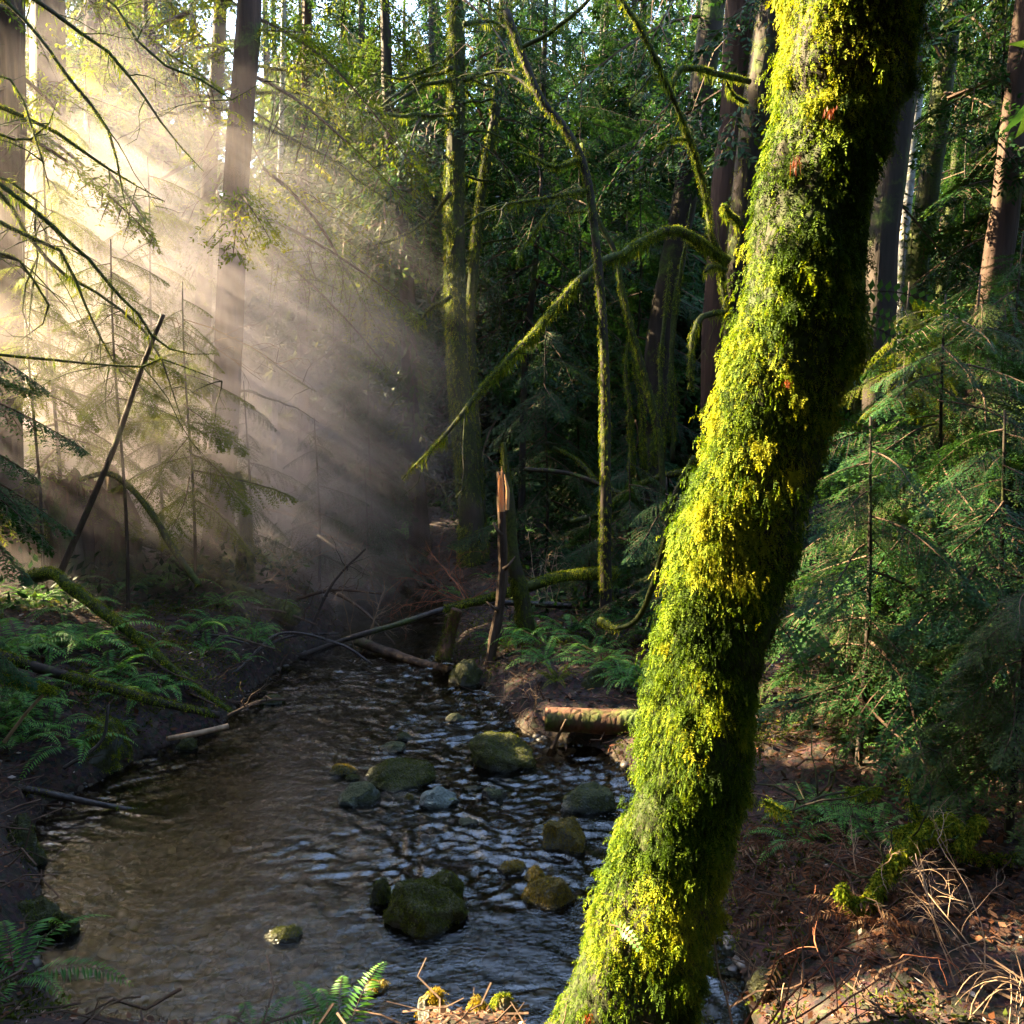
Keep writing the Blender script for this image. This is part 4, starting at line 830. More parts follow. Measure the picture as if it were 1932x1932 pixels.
log('stick', 'low mossy bough curving up towards the great trunk', [(1130, 1168, 6.9), (1160, 1185, 6.8), (1200, 1170, 6.7), (1230, 1110, 6.5), (1255, 1020, 6.3), (1275, 930, 6.2), (1310, 860, 6.2)], 12, 9, 'bark_moss', mossn=900, msize=.022, mossy_top=False)
log('stick', 'long mossy bare bough sloping right behind the great trunk', [(1540, 852, 5.6), (1620, 862, 5.7), (1700, 880, 5.8), (1800, 910, 6), (1900, 950, 6.2)], 9, 8, 'bark_moss', mossn=1400, msize=.02)
log('stick', 'hanging mossy branch slanting left among the right-hand boughs', [(1712, 970, 5.6), (1690, 1030, 5.5), (1655, 1100, 5.4)], 9, 6, 'bark_moss', mossn=700, msize=.024)
log('stick', 'forked bright mossy branch over the dark right bank', [(1800, 1545, 3.4), (1745, 1570, 3.35), (1700, 1610, 3.3), (1660, 1660, 3.25), (1640, 1700, 3.2), (1600, 1700, 3.2), (1586, 1670, 3.2)], 9, 4, 'bark_moss', mossn=3600, msize=.034, mossy_top=False, twigs=9)
for lab, pts in (('upper green-furred branch dipping left over the dark right bank', [(1990, 1400, 3.9), (1900, 1430, 3.85), (1830, 1480, 3.75), (1760, 1545, 3.65), (1690, 1575, 3.6)]), ('middle green-furred branch curving down at the right edge', [(2000, 1480, 3.6), (1920, 1500, 3.55), (1850, 1545, 3.5), (1810, 1600, 3.45)]), ('thin bare branch arching from the right edge over the forked mossy one', [(1990, 1590, 3.5), (1900, 1620, 3.5), (1800, 1600, 3.5), (1730, 1540, 3.5), (1710, 1470, 3.5)]), ('slender mossy twig reaching out right of the great trunk', [(1440, 1510, 3.2), (1490, 1530, 3.3), (1560, 1500, 3.5), (1660, 1490, 3.7)])):
    log('stick', lab, pts, 8 if 'furred' in lab else 4, 4, 'bark_moss', mossn=2600 if 'furred' in lab else 500, msize=.032, mossy_top=False, twigs=6)
log('stick', 'grey log end at the right edge over the dark bank', [(1890, 1590, 4.3), (1960, 1625, 4.2)], 18, 20, 'bark_grey')
log('stick', 'pale dead log behind the dry ferns at right', [(1420, 1585, 4.4), (1480, 1595, 4.4), (1560, 1610, 4.35)], 20, 12, 'dead_wood')
log('driftwood_stick', 'grey stick slanting up out of the far water', [(652, 1075, 11.2), (690, 1020, 11.3)], 10, 7, 'dead_wood')
log('driftwood_stick', 'long thin pale branch lying by the far water', [(500, 960, 11), (560, 975, 10.9), (620, 1010, 10.8), (665, 1035, 10.7)], 5, 4, 'twig_pale', twigs=6)
log('mossy_stub', 'leaning mossy stub on the left bank in front of the far water', [(462, 1100, 8.9), (463, 1010, 8.9), (455, 930, 8.9), (448, 890, 8.9)], 32, 9, 'bark_moss', mossn=2200, moss_m='moss_dull', cat='stub', mossy_top=False)
log('tree_stub', 'rotting stub at the water edge left of the broken snag', [(838, 1245, 7.6), (850, 1190, 7.7), (862, 1150, 7.7)], 30, 22, 'rotten', cat='stub', mossn=500, moss_m='moss_dull')

# brush pile sticks in the bend: counted, each its own
n = 0
BR = [('thin grey stick leaning on the brush pile at the bend, nearest the water', (585, 1190, 8.2), (690, 1035, 8.4)), ('twig arching over the brush pile at the bend', (560, 1130, 8.6), (720, 1120, 8.6)), ('dark stick on the brush pile slanting right to the water', (620, 1110, 8.8), (745, 1215, 8.2)),
      ('pale stick lying along the foot of the brush pile', (480, 1230, 7.4), (640, 1195, 7.9)), ('brown stick jutting left from the brush pile', (440, 1150, 8.2), (600, 1180, 8.0)), ('dark stick jutting over the left bank ferns', (310, 1190, 7.2), (520, 1225, 7.2)), ('thin mossy stick above the brown bank', (330, 1205, 7), (470, 1215, 7.1)),
      ('fine stick crossing the misty bank low down', (250, 1290, 6.2), (420, 1335, 6.1)), ('dark stick by the small green stone', (430, 1350, 5.9), (560, 1320, 6.1)), ('red-brown twig at the creek bend behind the mossy log', (600, 1010, 10.2), (700, 1080, 9.8))]
for lab, a, b in BR:
    a3, b3 = np.array(a, float), np.array(b, float); m3 = (a3 + b3) / 2 + [rng.normal() * 10, -12, 0]
    log('stick', lab, [tuple(a3), tuple(m3), tuple(b3)], 7, 4, ['wet_stick', 'twig', 'dead_wood'][n % 3], twigs=7); n += 1

# old stump
c = hit(165, 1075); c = np.array([P(165, 1060, 8.5)[0], 8.5, gz(P(165, 1060, 8.5)[0], 8.5)])
st = thing('old_stump', 'broad rotting cedar stump on the left bank in the mist', 'stump', tuple(c))
hh = max(P(165, 905, 8.5)[2] - c[2], .7); rs = wpx(150, 8.5) / 2
s = np.linspace(0, 1, 40); q = c + np.stack([.02 * np.sin(s * 4), 0 * s, -.25 + (hh + .25) * s], -1)
v, fs = tube(q, rs * (1 + .55 * np.exp(-s * 5) - .12 * s), 110, .2, 2.4, 7, ridge=.7)
ang = np.arctan2(v[:, 1] - c[1], v[:, 0] - c[0]); topm = np.clip((v[:, 2] - c[2]) / hh - .72, 0, 1); p_ = np.stack([np.cos(ang) * 3, np.sin(ang) * 3, 0 * ang], -1)
v[:, :2] += ((v[:, :2] - c[:2]) * (.16 * np.abs(vnoise(np.stack([ang * 5, 0 * ang, v[:, 2] * 1.2], -1), 2.2, 3)) + .1 * vnoise(np.stack([ang * 9, 0 * ang, v[:, 2] * 3], -1), 2.0, 4))[:, None]); v[:, 2] += topm * hh * .9 * fbm(p_, 1.6, 5); 
g = Geo(); g.add(v[:-2], fs[0]); body = part(g, 'body', M['rotten'], st, True)
g = Geo(); v2, f2 = tube(c + np.array([[-.05, 0, -.1], [.0, 0, hh * .6], [.02, 0, hh * .78]]), [rs * .8, rs * .8, rs * .5], 30, .1, 2.0); g.add(v2, f2[0]); [g.f.append(f2[1]), g.m.append(np.zeros(len(f2[1]), np.int32))]; part(g, 'core', M['rotten'], st, True)
Pt, Nn = sample(v[:-2], fs[0], 9000); k = (Pt[:, 2] > c[2] + hh * .75 + .1 * rng.normal(size=len(Pt))) | (fbm(Pt, 2.5, 5) > .12); g = Geo(); moss(g, Pt[k], Nn[k], .035 * (.5 + rng.random(k.sum())), 1.2, 2); part(g, 'moss', M['moss_dull'], st)

# broken snag: pale leaning spar with a raw orange break, dark mossy stem beside it
b = hit(922, 1272); b = np.array([P(922, 1268, 7.25)[0], 7.25, 0.05])
sn = thing('broken_snag', 'snapped dead tree with a raw orange break by the creek', 'dead tree', tuple(b))
g = Geo(); q = catmull(px_path([(920, 1285), (928, 1226), (942, 1150), (949, 1079), (947, 1000), (945, 942), (944, 890)], 7.25, .2), 40); add_tube(g, q, np.linspace(wpx(19, 7.3) / 2, wpx(12, 7.3) / 2, 40), 14, .45, 5.0, 4, ridge=.5); 
for px, py, ex, ey in ((947, 1010, 930, 985), (950, 1075, 972, 1050), (940, 1150, 918, 1135), (930, 1210, 950, 1190)): add_tube(g, px_path([(px, py), ((px + ex) / 2, (py + ey) / 2 + 3), (ex, ey)], 7.28), [.02, .013, .005], 7, .4, 20)
body = part(g, 'spar', M['dead_wood'], sn, True)
g = Geo(); qb = px_path([(946, 965), (948, 930), (944, 885)], 7.28); rr_ = wpx(15, 7.3) / 2
for k in range(7):
    a = 6.28 * k / 7; o = np.array([math.cos(a), math.sin(a), 0]) * rr_ * .55; top = qb[2] + o + [0, 0, rng.uniform(-.14, .03)]
    add_tube(g, np.array([qb[0] + o, (qb[0] + top) / 2 + o * .2, top]), [.012, .013, .003], 5, .3, 20)
g2 = Geo(); add_tube(g2, px_path([(957, 962), (958, 925), (952, 895)], 7.2), [.014, .016, .004], 6, .3, 20); part(g, 'splinters', M['raw_wood'], sn); part(g2, 'raw_face', M['raw_wood'], sn)
sm = trunk_tree('mossy_stub', 'dark mossy leaning stub pressed against the right of the broken snag', [(990, 1170), (978, 1100), (966, 1045), (960, 952), (958, 935)], 34, 22, 7.6, 'bark_moss', 2.0, None, 2600, cat='stub', msize=.028, flare=1.25)

# ------------------------------------------------------------ young hemlocks: stem and boughs, each bough a part
HEM = []
for k in range(4): HEM.append(spray(1.0, 40, 19, .043, .0125, droop=.2 + .06 * k, hang=.22, seed=60 + k, jit=.14))
HEM_MESH = {}
def bough_mesh(k, mat):
    if (k, mat) not in HEM_MESH: HEM_MESH[(k, mat)] = HEM[k].mesh('bough', [M[mat], M['twig']])
    return HEM_MESH[(k, mat)]
def hemlock(label, x, y, H, nb, L, mat, z0=.3, azr=(0, 2 * math.pi), r0=.022, z1=None, pitch=(-4, -20), lean=(0, 0), name='young_hemlock', stem=True, dead=False, group=None):
    z = gz(x, y); root = thing(name, label, 'young tree', (x, y, z), group)
    s = np.linspace(-.2, H, 14); g = Geo(); add_tube(g, np.stack([x + lean[0] * s + .02 * np.sin(s * 2), y + lean[1] * s, z + s], -1), np.linspace(r0, .006, 14), 8, .12, 6.0); part(g, 'stem', M['bark'], root, True)
    for k in range(nb):
        f = (k + rng.random()) / nb; h = z0 + ((z1 or H * .97) - z0) * f
        o = bpy.data.objects.new('bough', bough_mesh(int(rng.integers(4)), mat)); col.objects.link(o); o.parent = root
        sc = L * (1 - .7 * max(0, h / H - .3)) * rng.uniform(.65, 1.15)
        az = rng.uniform(*azr) if azr[1] - azr[0] < 6 else k * 2.4 + rng.normal() * .4
        o.location = (lean[0] * h + .02 * math.sin(h * 2), lean[1] * h, h); o.rotation_euler = Matrix.Rotation(az, 3, 'Z').to_4x4().to_3x3().to_euler(); 
        m3 = Matrix.Rotation(az, 3, 'Z') @ Matrix.Rotation(-R(rng.uniform(pitch[1], pitch[0])), 3, 'Y') @ Matrix.Rotation(rng.normal() * .25, 3, 'X'); o.rotation_euler = m3.to_euler(); o.scale = (sc, sc, sc)
    return root
# sunlit ones in the mist on the left
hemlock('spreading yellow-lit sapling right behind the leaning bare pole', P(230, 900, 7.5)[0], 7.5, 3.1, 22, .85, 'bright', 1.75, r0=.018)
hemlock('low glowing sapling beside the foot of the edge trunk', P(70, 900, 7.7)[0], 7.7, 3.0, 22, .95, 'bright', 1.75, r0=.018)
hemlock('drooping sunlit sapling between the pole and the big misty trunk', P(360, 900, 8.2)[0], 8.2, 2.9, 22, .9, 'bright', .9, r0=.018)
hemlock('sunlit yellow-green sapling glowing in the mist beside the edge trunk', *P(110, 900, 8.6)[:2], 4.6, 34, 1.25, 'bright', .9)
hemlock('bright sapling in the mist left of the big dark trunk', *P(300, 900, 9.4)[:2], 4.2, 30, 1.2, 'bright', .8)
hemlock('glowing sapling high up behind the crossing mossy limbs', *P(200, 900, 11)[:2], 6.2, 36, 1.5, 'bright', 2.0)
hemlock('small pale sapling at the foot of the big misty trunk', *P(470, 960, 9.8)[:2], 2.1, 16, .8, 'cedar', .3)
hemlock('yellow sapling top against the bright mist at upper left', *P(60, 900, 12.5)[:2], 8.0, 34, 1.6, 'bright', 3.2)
hemlock('feathery sapling standing left of the far water', *P(600, 990, 10.5)[:2], 2.0, 16, .8, 'needle', .3)
# near left, shaded green with light tips
hemlock('dark green hemlock whose lowest boughs reach in at the left edge', -3.45, 4.9, 4.0, 14, 1.05, 'hemlock', 1.4, (-1.0, .9), z1=2.35)
hemlock('bright green low hemlock below the dark boughs at the left edge', -3.0, 4.5, 1.35, 22, .55, 'hemlock', .45, (-1.3, .8))
# middle distance
for lab, px, Yd, H, nb, L, mt in (('dark hemlock sapling under the leaning crooked trunk', 700, 12.5, 3.2, 22, 1.2, 'needle'), ('bluish hemlock sapling beside the far end of the creek', 690, 11.4, 1.8, 18, .95, 'needle'), ('shadowy sapling between the mossy trunk and the arching stem', 1030, 10.8, 3.0, 24, 1.1, 'needle'),
        ('low spreading hemlock right of the arching stem', 1185, 8.6, 1.5, 22, .95, 'needle'), ('low hemlock at the foot of the arching stem', 1110, 8.8, .9, 14, .6, 'cedar'), ('green sapling close behind the left side of the great trunk', 1255, 7.2, 1.4, 20, .85, 'needle'), ('tall dark hemlock behind the clump of furry stems', 1200, 12.8, 6.5, 34, 1.5, 'needle'), ('tall blue-green hemlock behind the arching stem', 1090, 14, 8.5, 40, 1.9, 'needle'), ('tall dark hemlock in the gap left of the crooked trunk', 655, 14.2, 8.0, 40, 1.9, 'needle')):
    q3 = P(px, 950, Yd); hemlock(lab, q3[0], Yd, H, nb, L, mt, .25 if H < 4 else .6)
# right-hand thicket
for lab, px, Yd, H, nb, L, mt, z0, az in (('thicket hemlock just right of the great trunk, nearest of all', 1640, 4.7, 1.9, 26, .95, 'hemlock', .25, (0, 7)), ('yellow-lit low cedar behind the nearest thicket hemlock', 1600, 5.6, 1.5, 22, .85, 'cedar', .3, (0, 7)), ('dense dark thicket hemlock at the right edge, waist high', 1890, 4.6, 1.9, 28, 1.0, 'hemlock', .3, (0, 7)), ('taller thicket hemlock in the middle of the right-hand side', 1770, 5.6, 2.6, 32, 1.15, 'hemlock', .4, (0, 7)),
        ('sun-flecked cedar sapling in the right-hand thicket', 1830, 6.4, 2.8, 30, 1.1, 'cedar', .5, (0, 7)), ('dark thicket sapling far back beside the dark trunk', 1700, 7.4, 2.6, 26, 1.1, 'hemlock', .4, (0, 7)), ('thicket sapling under the reddish leaning trunk', 1900, 7.4, 3.2, 30, 1.3, 'hemlock', .4, (0, 7)),
        ('tall hemlock with yellow-lit hanging boughs behind the reddish trunk', 2000, 9.6, 8.0, 34, 2.0, 'cedar', 2.6, (0, 7)), ('tall dark hemlock with boughs hanging left of the reddish trunk', 1850, 9.4, 7.5, 34, 1.8, 'needle', 2.2, (0, 7)), ('tall hemlock filling the gap right of the pale thin trunk', 1790, 13, 8.5, 40, 1.9, 'needle', .8, (0, 7)), ('sunlit sapling with a rusty top beside the great trunk', 1700, 6.3, 2.75, 14, .75, 'bright', 1.9, (0, 7))):
    q3 = P(px, 950, Yd); hemlock(lab, q3[0], Yd, H, nb, L, mt, z0, az)
hemlock('low feathery green boughs over the dark bank at the right edge', P(1920, 1500, 3.7)[0], 3.75, 1.15, 16, .62, 'cedar', .35, (1.8, 4.4))

# ------------------------------------------------------------ ferns
def frond(L, seed, dead=False):
    r = np.random.default_rng(seed); n = 26; s = np.linspace(.1, 1, n); g = Geo()
    ax = lambda q: np.stack([L * (q - .12 * q ** 3), 0 * q, L * (.62 * q - .75 * q ** 2.2)], -1)
    q = ax(np.linspace(0, 1, 12)); tv, tf = tube(q, np.linspace(.004, .001, 12), 4, cap=False); g.add(tv, tf[0], .3, 1)
    p = ax(s); tan = nz(np.gradient(p, axis=0)); ln = L * .17 * np.clip(s * 3.2, .25, 1) * (1 - s) ** .55 + .006
    for sg in (1, -1):
        sd = np.array([0, sg * 1.0, 0]); d = nz(sd + tan * .35 + np.stack([0 * s, 0 * s, -.22 - (.5 if dead else 0) * r.random(n)], -1) + r.normal(size=(n, 3)) * (.22 if dead else .07))
        wd = nz(tan + .12 * r.normal(size=(n, 3))); g.leaves(p, d, wd, ln * (.85 + .3 * r.random(n)), L * .026, np.clip(.3 + .5 * s + .2 * r.normal(size=n), 0, 1), sag=.12)
    return g
FR = [frond(1.0, 80 + k) for k in range(3)]; FRD = [frond(1.0, 90 + k, True) for k in range(2)]
FM = {}
def fern(label, x, y, L, n, mat='fern', z=None, azr=(0, 6.28), tilt=(0, 25), dead=False, name='sword_fern'):
    z = gz(x, y) if z is None else z; root = thing(name, label, 'fern', (x, y, z))
    for k in range(n):
        kk = int(rng.integers(2 if dead else 3)); key = (kk, mat, dead)
        if key not in FM: FM[key] = (FRD if dead else FR)[kk].mesh('frond', [M[mat], M['twig']])
        o = bpy.data.objects.new('frond', FM[key]); col.objects.link(o); o.parent = root
        az = azr[0] + (azr[1] - azr[0]) * (k + .5 * rng.random()) / n
        o.rotation_euler = (Matrix.Rotation(az, 3, 'Z') @ Matrix.Rotation(-R(rng.uniform(*tilt)), 3, 'Y') @ Matrix.Rotation(rng.normal() * .25, 3, 'X')).to_euler()
        s = L * rng.uniform(.75, 1.15); o.scale = (s, s, s)
    return root
for lab, px, py, L, n in (('largest sword fern on the left bank, in the middle of the slope', 170, 1235, .62, 13), ('sword fern at the left edge below the green hemlock', 40, 1240, .6, 12), ('fern just below the left end of the mossy bough', 130, 1160, .45, 9), ('fern half hidden at the right foot of the stump', 240, 1120, .5, 8), ('misty fern on the mound beside the fallen log', 330, 1110, .55, 7), ('low fern at the left edge under the short mossy pole', 10, 1390, .45, 9), ('pale frond tuft right of the largest left fern', 270, 1240, .35, 6),
        ('fern at the foot of the dark mossy stub', 1010, 1205, .5, 9), ('fern left of the foot of the arching stem', 1075, 1200, .55, 9), ('fern right of the foot of the arching stem', 1190, 1180, .45, 8), ('dark fern in front of the straight mossy trunk', 930, 1000, .75, 11), ('fern clump behind the broken snag', 975, 1010, .6, 9), ('shaded fern behind the mossy horizontal pole', 1060, 1040, .6, 10), ('tall fern in the shade left of the great trunk', 1200, 1010, .7, 10),
        ('fern at the far water edge under the crooked trunk', 760, 1015, .7, 9), ('fern in deep shade behind the arching stem', 1120, 985, .7, 9), ('fern beside the square mossy block', 1180, 1290, .35, 7), ('small fern above the square mossy block', 1120, 1235, .4, 7)):
    h = hit(px, py); fern(lab, h[0], h[1], L, n)
def many_ferns(n, px0, px1, py0, py1, L, lab, grp, mat='fern', dead=False, name='small_fern'):
    for k in range(n):
        for _ in range(12):
            h = hit(rng.uniform(px0, px1), rng.uniform(py0, py1))
            if sdist(h[:1], h[1:2])[0] > .12 and h[1] < 16: break
        tag(fern(lab, h[0], h[1], L * rng.uniform(.6, 1.3), int(rng.integers(6, 10)), mat, dead=dead, name=name), group=grp)
many_ferns(38, -20, 520, 1070, 1420, .34, 'small green fern rooted in the brown slope of the left bank', 'small ferns on the left bank')
many_ferns(26, 850, 1290, 975, 1320, .38, 'small shaded fern in the undergrowth of the far right bank', 'small ferns on the far right bank')
many_ferns(12, 1480, 1930, 1380, 1600, .3, 'small fern in the dark under the right-hand thicket', 'small ferns under the right-hand thicket')
many_ferns(7, 1400, 1900, 1600, 1900, .22, 'withered brown fern lying in the litter of the near right bank', 'withered ferns on the near right bank', 'fern_dead', True, 'dead_fern')
h = hit(1048, 1290); fern('bright low fern tuft by the twigs on the right bank', h[0], h[1], .28, 9, 'bright', tilt=(10, 45), name='lady_fern')
fern('upright bright fern at the bottom edge in front of the water', P(640, 1990, 2.7)[0], 2.7, .36, 4, 'fern', .1, (1.2, 2.6), (20, 40)); fern('low green fern at the bottom edge left of the upright one', P(480, 1960, 2.8)[0], 2.8, .28, 7, 'fern', .12); fern('blue-green fern in the bottom left corner', P(20, 1960, 2.9)[0], 2.95, .4, 9, 'fern')
for lab, px, py, L, n in (('pale withered fern beside the foot of the great trunk', 1440, 1690, .36, 7), ('bleached hanging fern fronds on the dark right bank', 1520, 1740, .42, 8), ('brown dead fern under the pale dead log', 1470, 1610, .4, 9), ('rust-brown dead fern in the dark behind the forked mossy branch', 1600, 1650, .4, 10), ('withered fern on the right bank beside the thick log end', 1170, 1250, .35, 7), ('brown fern on the litter at lower right', 1640, 1760, .35, 8)):
    h = hit(px, py); fern(lab, h[0], h[1], L, n, 'fern_dead', tilt=(-10, 25), dead=True, name='dead_fern')

# ------------------------------------------------------------ bare twiggy bushes
def bush(label, base, n, L, mat, spread=.7, azr=None, seed=0, r0=.0042, name='bare_bush', up=.7, curl=.35, cat='bush', depth=2):
    r = np.random.default_rng(seed); root = thing(name, label, cat, tuple(base))
    for k in range(n):
        g = Geo()
        def grow(o, d, L, rad, lev):
            m = 9; q = [np.array(o)]; dd = d
            for i in range(m): dd = nz(dd + r.normal(size=3) * .13 + np.array([0, 0, -curl * .12])); q.append(q[-1] + dd * L / m)
            q = np.array(q); add_tube(g, q, np.linspace(rad, rad * .45, m + 1), 5)
            if lev:
                for j in range(r.integers(3, 6)):
                    i = r.integers(3, m + 1); grow(q[i], nz(dd + nz(r.normal(size=3)) * .9), L * r.uniform(.25, .5), rad * .55, lev - 1)
        az = r.uniform(*(azr or (0, 6.28))); d = nz(np.array([math.cos(az) * spread, math.sin(az) * spread, up]))
        grow(np.array(base) + r.normal(size=3) * [.04, .04, 0], d, L * r.uniform(.7, 1.2), r0, depth); part(g, 'stem', M[mat], root)
    return root
M['twig_red'] = bark_mat('red_twig', [(.3, (.12, .035, .015)), (.7, (.28, .1, .05))], 0, bump=.1, scale=20)
def base_at(px, py, Yd): q3 = P(px, py, Yd); return (q3[0], Yd, min(q3[2], gz(q3[0], Yd) + .05))
bush('sunlit red-brown twigs arching right at the bottom edge', base_at(1400, 1960, 2.45), 5, .5, 'twig_red', .8, (-.3, .9), 5)
bush('upright pale twig against the dark bank right of the great trunk', base_at(1425, 1900, 2.5), 2, .3, 'twig_pale', .2, None, 6)
bush('tangle of curled dry grassy stems at the lower right edge', base_at(1920, 1800, 2.7), 14, .34, 'twig_pale', 1.0, (1.8, 4.6), 7, .0022, 'dry_grass', .8, 2.2, 'dry grass', 0)
bush('thin green-brown shrub with budded twigs at the right edge', base_at(1840, 1900, 2.8), 5, .5, 'twig_pale', .5, None, 8, .003)
bush('bare bleached twigs over the bank behind the forked mossy branch', base_at(1640, 1640, 3.4), 4, .35, 'twig_pale', .6, None, 9, .003)
bush('bare brown bush on the far right bank behind the snag', base_at(880, 1120, 9.2), 12, .8, 'twig_red', .9, None, 10)
bush('bare twigs rising from the brush pile at the bend', base_at(670, 1170, 8.2), 4, .8, 'twig_pale', .35, None, 11, .005)
bush('thin dry stems behind the mossy horizontal pole', base_at(1040, 1140, 8.4), 6, .6, 'twig_pale', .3, None, 12)
bush('bare pinkish twigs in the mist beyond the mossy stub', base_at(540, 1050, 9.6), 12, .8, 'twig_pale', .8, None, 13)
bush('dead grey brush at the far end of the creek', base_at(660, 1010, 11.5), 14, 1.1, 'twig', 1.0, None, 14)
bush('low twigs on the gravel by the thick log end', base_at(1010, 1335, 6.5), 8, .4, 'twig_pale', 1.0, None, 15)
bush('misty bare bush at the foot of the big dark trunk', base_at(400, 1060, 9.8), 10, 1.0, 'twig', .7, None, 16)
bush('fine bare twigs hanging near the left mossy limbs', tuple(P(330, 600, 8.5)), 7, 1.1, 'twig_pale', .8, None, 17, .005, up=-.2)

# ------------------------------------------------------------ ground cover nobody could count
g = Geo(); n = 60000
x = np.concatenate([rng.uniform(-5, 4.5, n), rng.uniform(-7, 7, n // 2), rng.uniform(-.5, 2.6, 16000)]); y = np.concatenate([rng.uniform(1.6, 8, n), rng.uniform(8, 16, n // 2), rng.uniform(1.7, 4.2, 16000)]); d = sdist(x, y); k = d > .03; x, y = x[k], y[k]
z = height(x, y) + .008; n = len(x); a = rng.uniform(0, 6.28, n); tl = rng.normal(size=n) * .35
dd = np.stack([np.cos(a) * np.cos(tl), np.sin(a) * np.cos(tl), np.sin(tl)], -1); wd = nz(np.cross(dd, np.stack([rng.normal(size=n) * .4, rng.normal(size=n) * .4, np.ones(n)], -1)))
sz = (.018 + .045 * rng.random(n) ** 2) * np.where(y < 3, .6, 1); g.leaves(np.stack([x, y, z], -1), dd, wd, sz, sz * np.where(rng.random(n) < .4, .15, .55), rng.random(n) ** 1.2)
solo(g, 'leaf_litter', M['litter'], 'brown fallen leaves and needles over the banks', 'leaf litter', kind='stuff')
g = Geo(); n = 60000
x = np.concatenate([rng.uniform(-5, 4.5, n), rng.uniform(-8, 8, n // 2)]); y = np.concatenate([rng.uniform(2.2, 8, n), rng.uniform(8, 14, n // 2)]); d = sdist(x, y); q3 = np.stack([x, y, 0 * x], -1)
k = (d > .04) & (fbm(q3, 1.5, 66, 4) > .1 + .25 * (x > 1.0) * (y < 4.6)); x, y, q3 = x[k], y[k], q3[k]; z = height(x, y); q3[:, 2] = z; Nn = nz(np.stack([rng.normal(size=len(x)) * .35, rng.normal(size=len(x)) * .35 - .1, np.ones(len(x))], -1))
moss(g, q3, Nn, .05 * (.5 + rng.random(len(x))), .3, 2, tint=np.clip(.4 + .6 * fbm(q3, 3.0, 5) + .2 * rng.normal(size=len(x)), 0, 1))
solo(g, 'ground_moss', M['moss_dull'], 'patches of olive moss over the banks', 'moss', kind='stuff')
g = Geo(); n = 2600
x = np.concatenate([rng.uniform(-4.5, 4, n), rng.uniform(-6, 6, n // 2)]); y = np.concatenate([rng.uniform(2.2, 8, n), rng.uniform(8, 13, n // 2)]); d = sdist(x, y); k = (d > -.05) & (rng.random(len(x)) < np.exp(-np.maximum(d, 0) * .6)); x, y = x[k], y[k]; z = height(x, y)
for a0, b0, c0 in zip(x, y, z):
    L = rng.uniform(.08, .55); az = rng.uniform(0, 6.28); tl = abs(rng.normal()) * .25; s = np.linspace(-.5, .5, 5)[:, None]; dd = np.array([math.cos(az) * math.cos(tl), math.sin(az) * math.cos(tl), math.sin(tl)])
    add_tube(g, np.array([a0, b0, c0 + .01 + .5 * L * math.sin(tl)]) + dd * L * s + rng.normal(size=(5, 3)) * .012 * L / .3, np.linspace(.005, .002, 5) * rng.uniform(.5, 1.3), 4, cap=False)
solo(g, 'twig_litter', M['twig'], 'thin fallen twigs strewn over the banks', 'twig litter', kind='stuff')
g = Geo(); n = 2200
x = np.concatenate([rng.uniform(-9, 9, n), rng.uniform(-14, 14, n)]); y = np.concatenate([rng.uniform(6.5, 13, n), rng.uniform(12, 22, n)]); d = sdist(x, y); k = (d > .7) & (fbm(np.stack([x, y, 0 * x], -1), .7, 3) > -.25); x, y = x[k], y[k]; z = height(x, y)
for a0, b0, c0 in zip(x, y, z):
    m_ = 16; o = np.array([a0, b0, c0]); dirs = nz(rng.normal(size=(m_, 3)) * [1, 1, .5] + [0, 0, .45]); rad = rng.uniform(.05, .4, (m_, 1)) * (1.0 + .02 * b0)
    pp = o + dirs * rad; ld_ = nz(dirs + rng.normal(size=(m_, 3)) * .4 - [0, 0, .3]); g.leaves(pp, ld_, nz(np.cross(ld_, rng.normal(size=(m_, 3)) * .4 + [0, 0, 1])), rng.uniform(.06, .13, m_), rng.uniform(.025, .05, m_), np.clip(.3 + .3 * rng.normal(size=m_), 0, 1))
solo(g, 'undergrowth', M['needle'], 'low dark leafy undergrowth beneath the trees', 'undergrowth', kind='stuff')

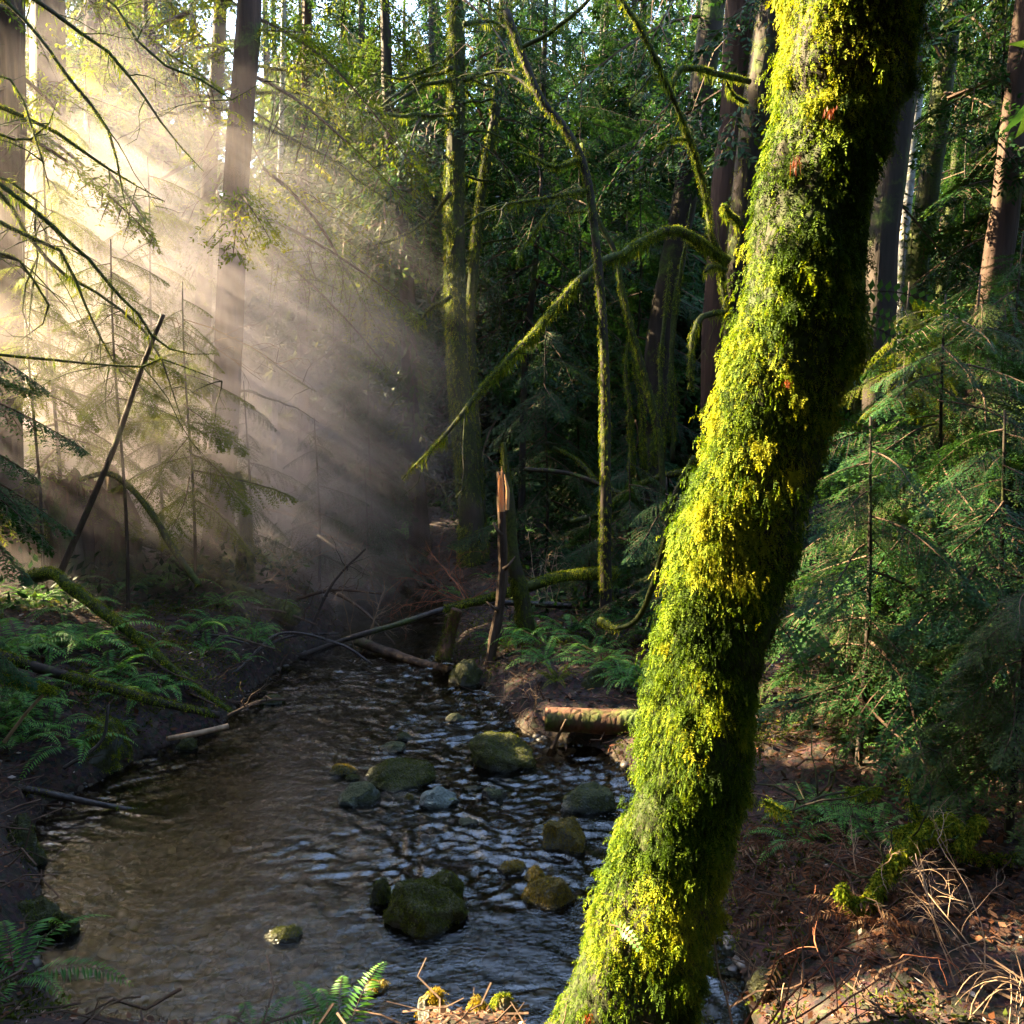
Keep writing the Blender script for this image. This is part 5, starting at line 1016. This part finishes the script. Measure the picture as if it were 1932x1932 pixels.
# ------------------------------------------------------------ the mist: a drifting bank of vapour with soft, torn density
def mist(name, label, lo, hi, dens, aniso=.45):
    lo, hi = np.array(lo), np.array(hi); c = (lo + hi) / 2; h = (hi - lo) / 2
    v = np.array([[sx, sy, sz] for sz in (-1, 1) for sy in (-1, 1) for sx in (-1, 1)], float) * h + c
    f = np.array([[0, 2, 3, 1], [4, 5, 7, 6], [0, 1, 5, 4], [2, 6, 7, 3], [0, 4, 6, 2], [1, 3, 7, 5]])
    g = Geo(); g.add(v, f)
    m, t, out = nt(name)
    tc = N_(t, 'ShaderNodeTexCoord')
    mp = N_(t, 'ShaderNodeMapping'); mp.inputs['Scale'].default_value = tuple(1 / h); t.links.new(tc.outputs['Object'], mp.inputs[0])
    ln = N_(t, 'ShaderNodeVectorMath', operation='LENGTH'); t.links.new(mp.outputs[0], ln.inputs[0])
    fo = N_(t, 'ShaderNodeMapRange', interpolation_type='SMOOTHSTEP'); fo.inputs[1].default_value = .0; fo.inputs[2].default_value = 1.0; fo.inputs[3].default_value = 1; fo.inputs[4].default_value = 0; t.links.new(ln.outputs['Value'], fo.inputs[0])
    m2 = N_(t, 'ShaderNodeCombineXYZ')
    for k, (ax, sc) in enumerate(((S, .55), (_a, 1.1), (_b, 1.8))):                   # density streaks drawn out along the sun direction, imitating light beams
        dn = N_(t, 'ShaderNodeVectorMath', operation='DOT_PRODUCT'); dn.inputs[1].default_value = tuple(ax * sc); t.links.new(tc.outputs['Object'], dn.inputs[0]); t.links.new(dn.outputs['Value'], m2.inputs[k])
    na = N_(t, 'ShaderNodeTexNoise', i_Scale=1.5, i_Detail=5.0, i_Roughness=.6, i_Distortion=.5); t.links.new(m2.outputs[0], na.inputs[0])
    nr = N_(t, 'ShaderNodeMapRange'); nr.inputs[1].default_value = .43; nr.inputs[2].default_value = .64; nr.inputs[3].default_value = .04; nr.inputs[4].default_value = 1.0; t.links.new(na.outputs[0], nr.inputs[0])
    f2 = N_(t, 'ShaderNodeMath', operation='POWER'); t.links.new(fo.outputs[0], f2.inputs[0]); f2.inputs[1].default_value = 1.7
    a = N_(t, 'ShaderNodeMath', operation='MULTIPLY'); t.links.new(f2.outputs[0], a.inputs[0]); t.links.new(nr.outputs[0], a.inputs[1])
    b = N_(t, 'ShaderNodeMath', operation='MULTIPLY'); t.links.new(a.outputs[0], b.inputs[0]); b.inputs[1].default_value = dens
    pv = N_(t, 'ShaderNodeVolumePrincipled'); pv.inputs['Color'].default_value = (1, .89, .91, 1); pv.inputs['Anisotropy'].default_value = aniso; t.links.new(b.outputs[0], pv.inputs['Density']); t.links.new(pv.outputs[0], out.inputs['Volume'])
    return solo(g, name, m, label, 'mist', kind='stuff', org=tuple(c))
mist('mist', 'warm sunlit mist drifting over the left bank and creek', (-9.0, 5.6, -3.6), (.7, 14.2, 7.6), .98)
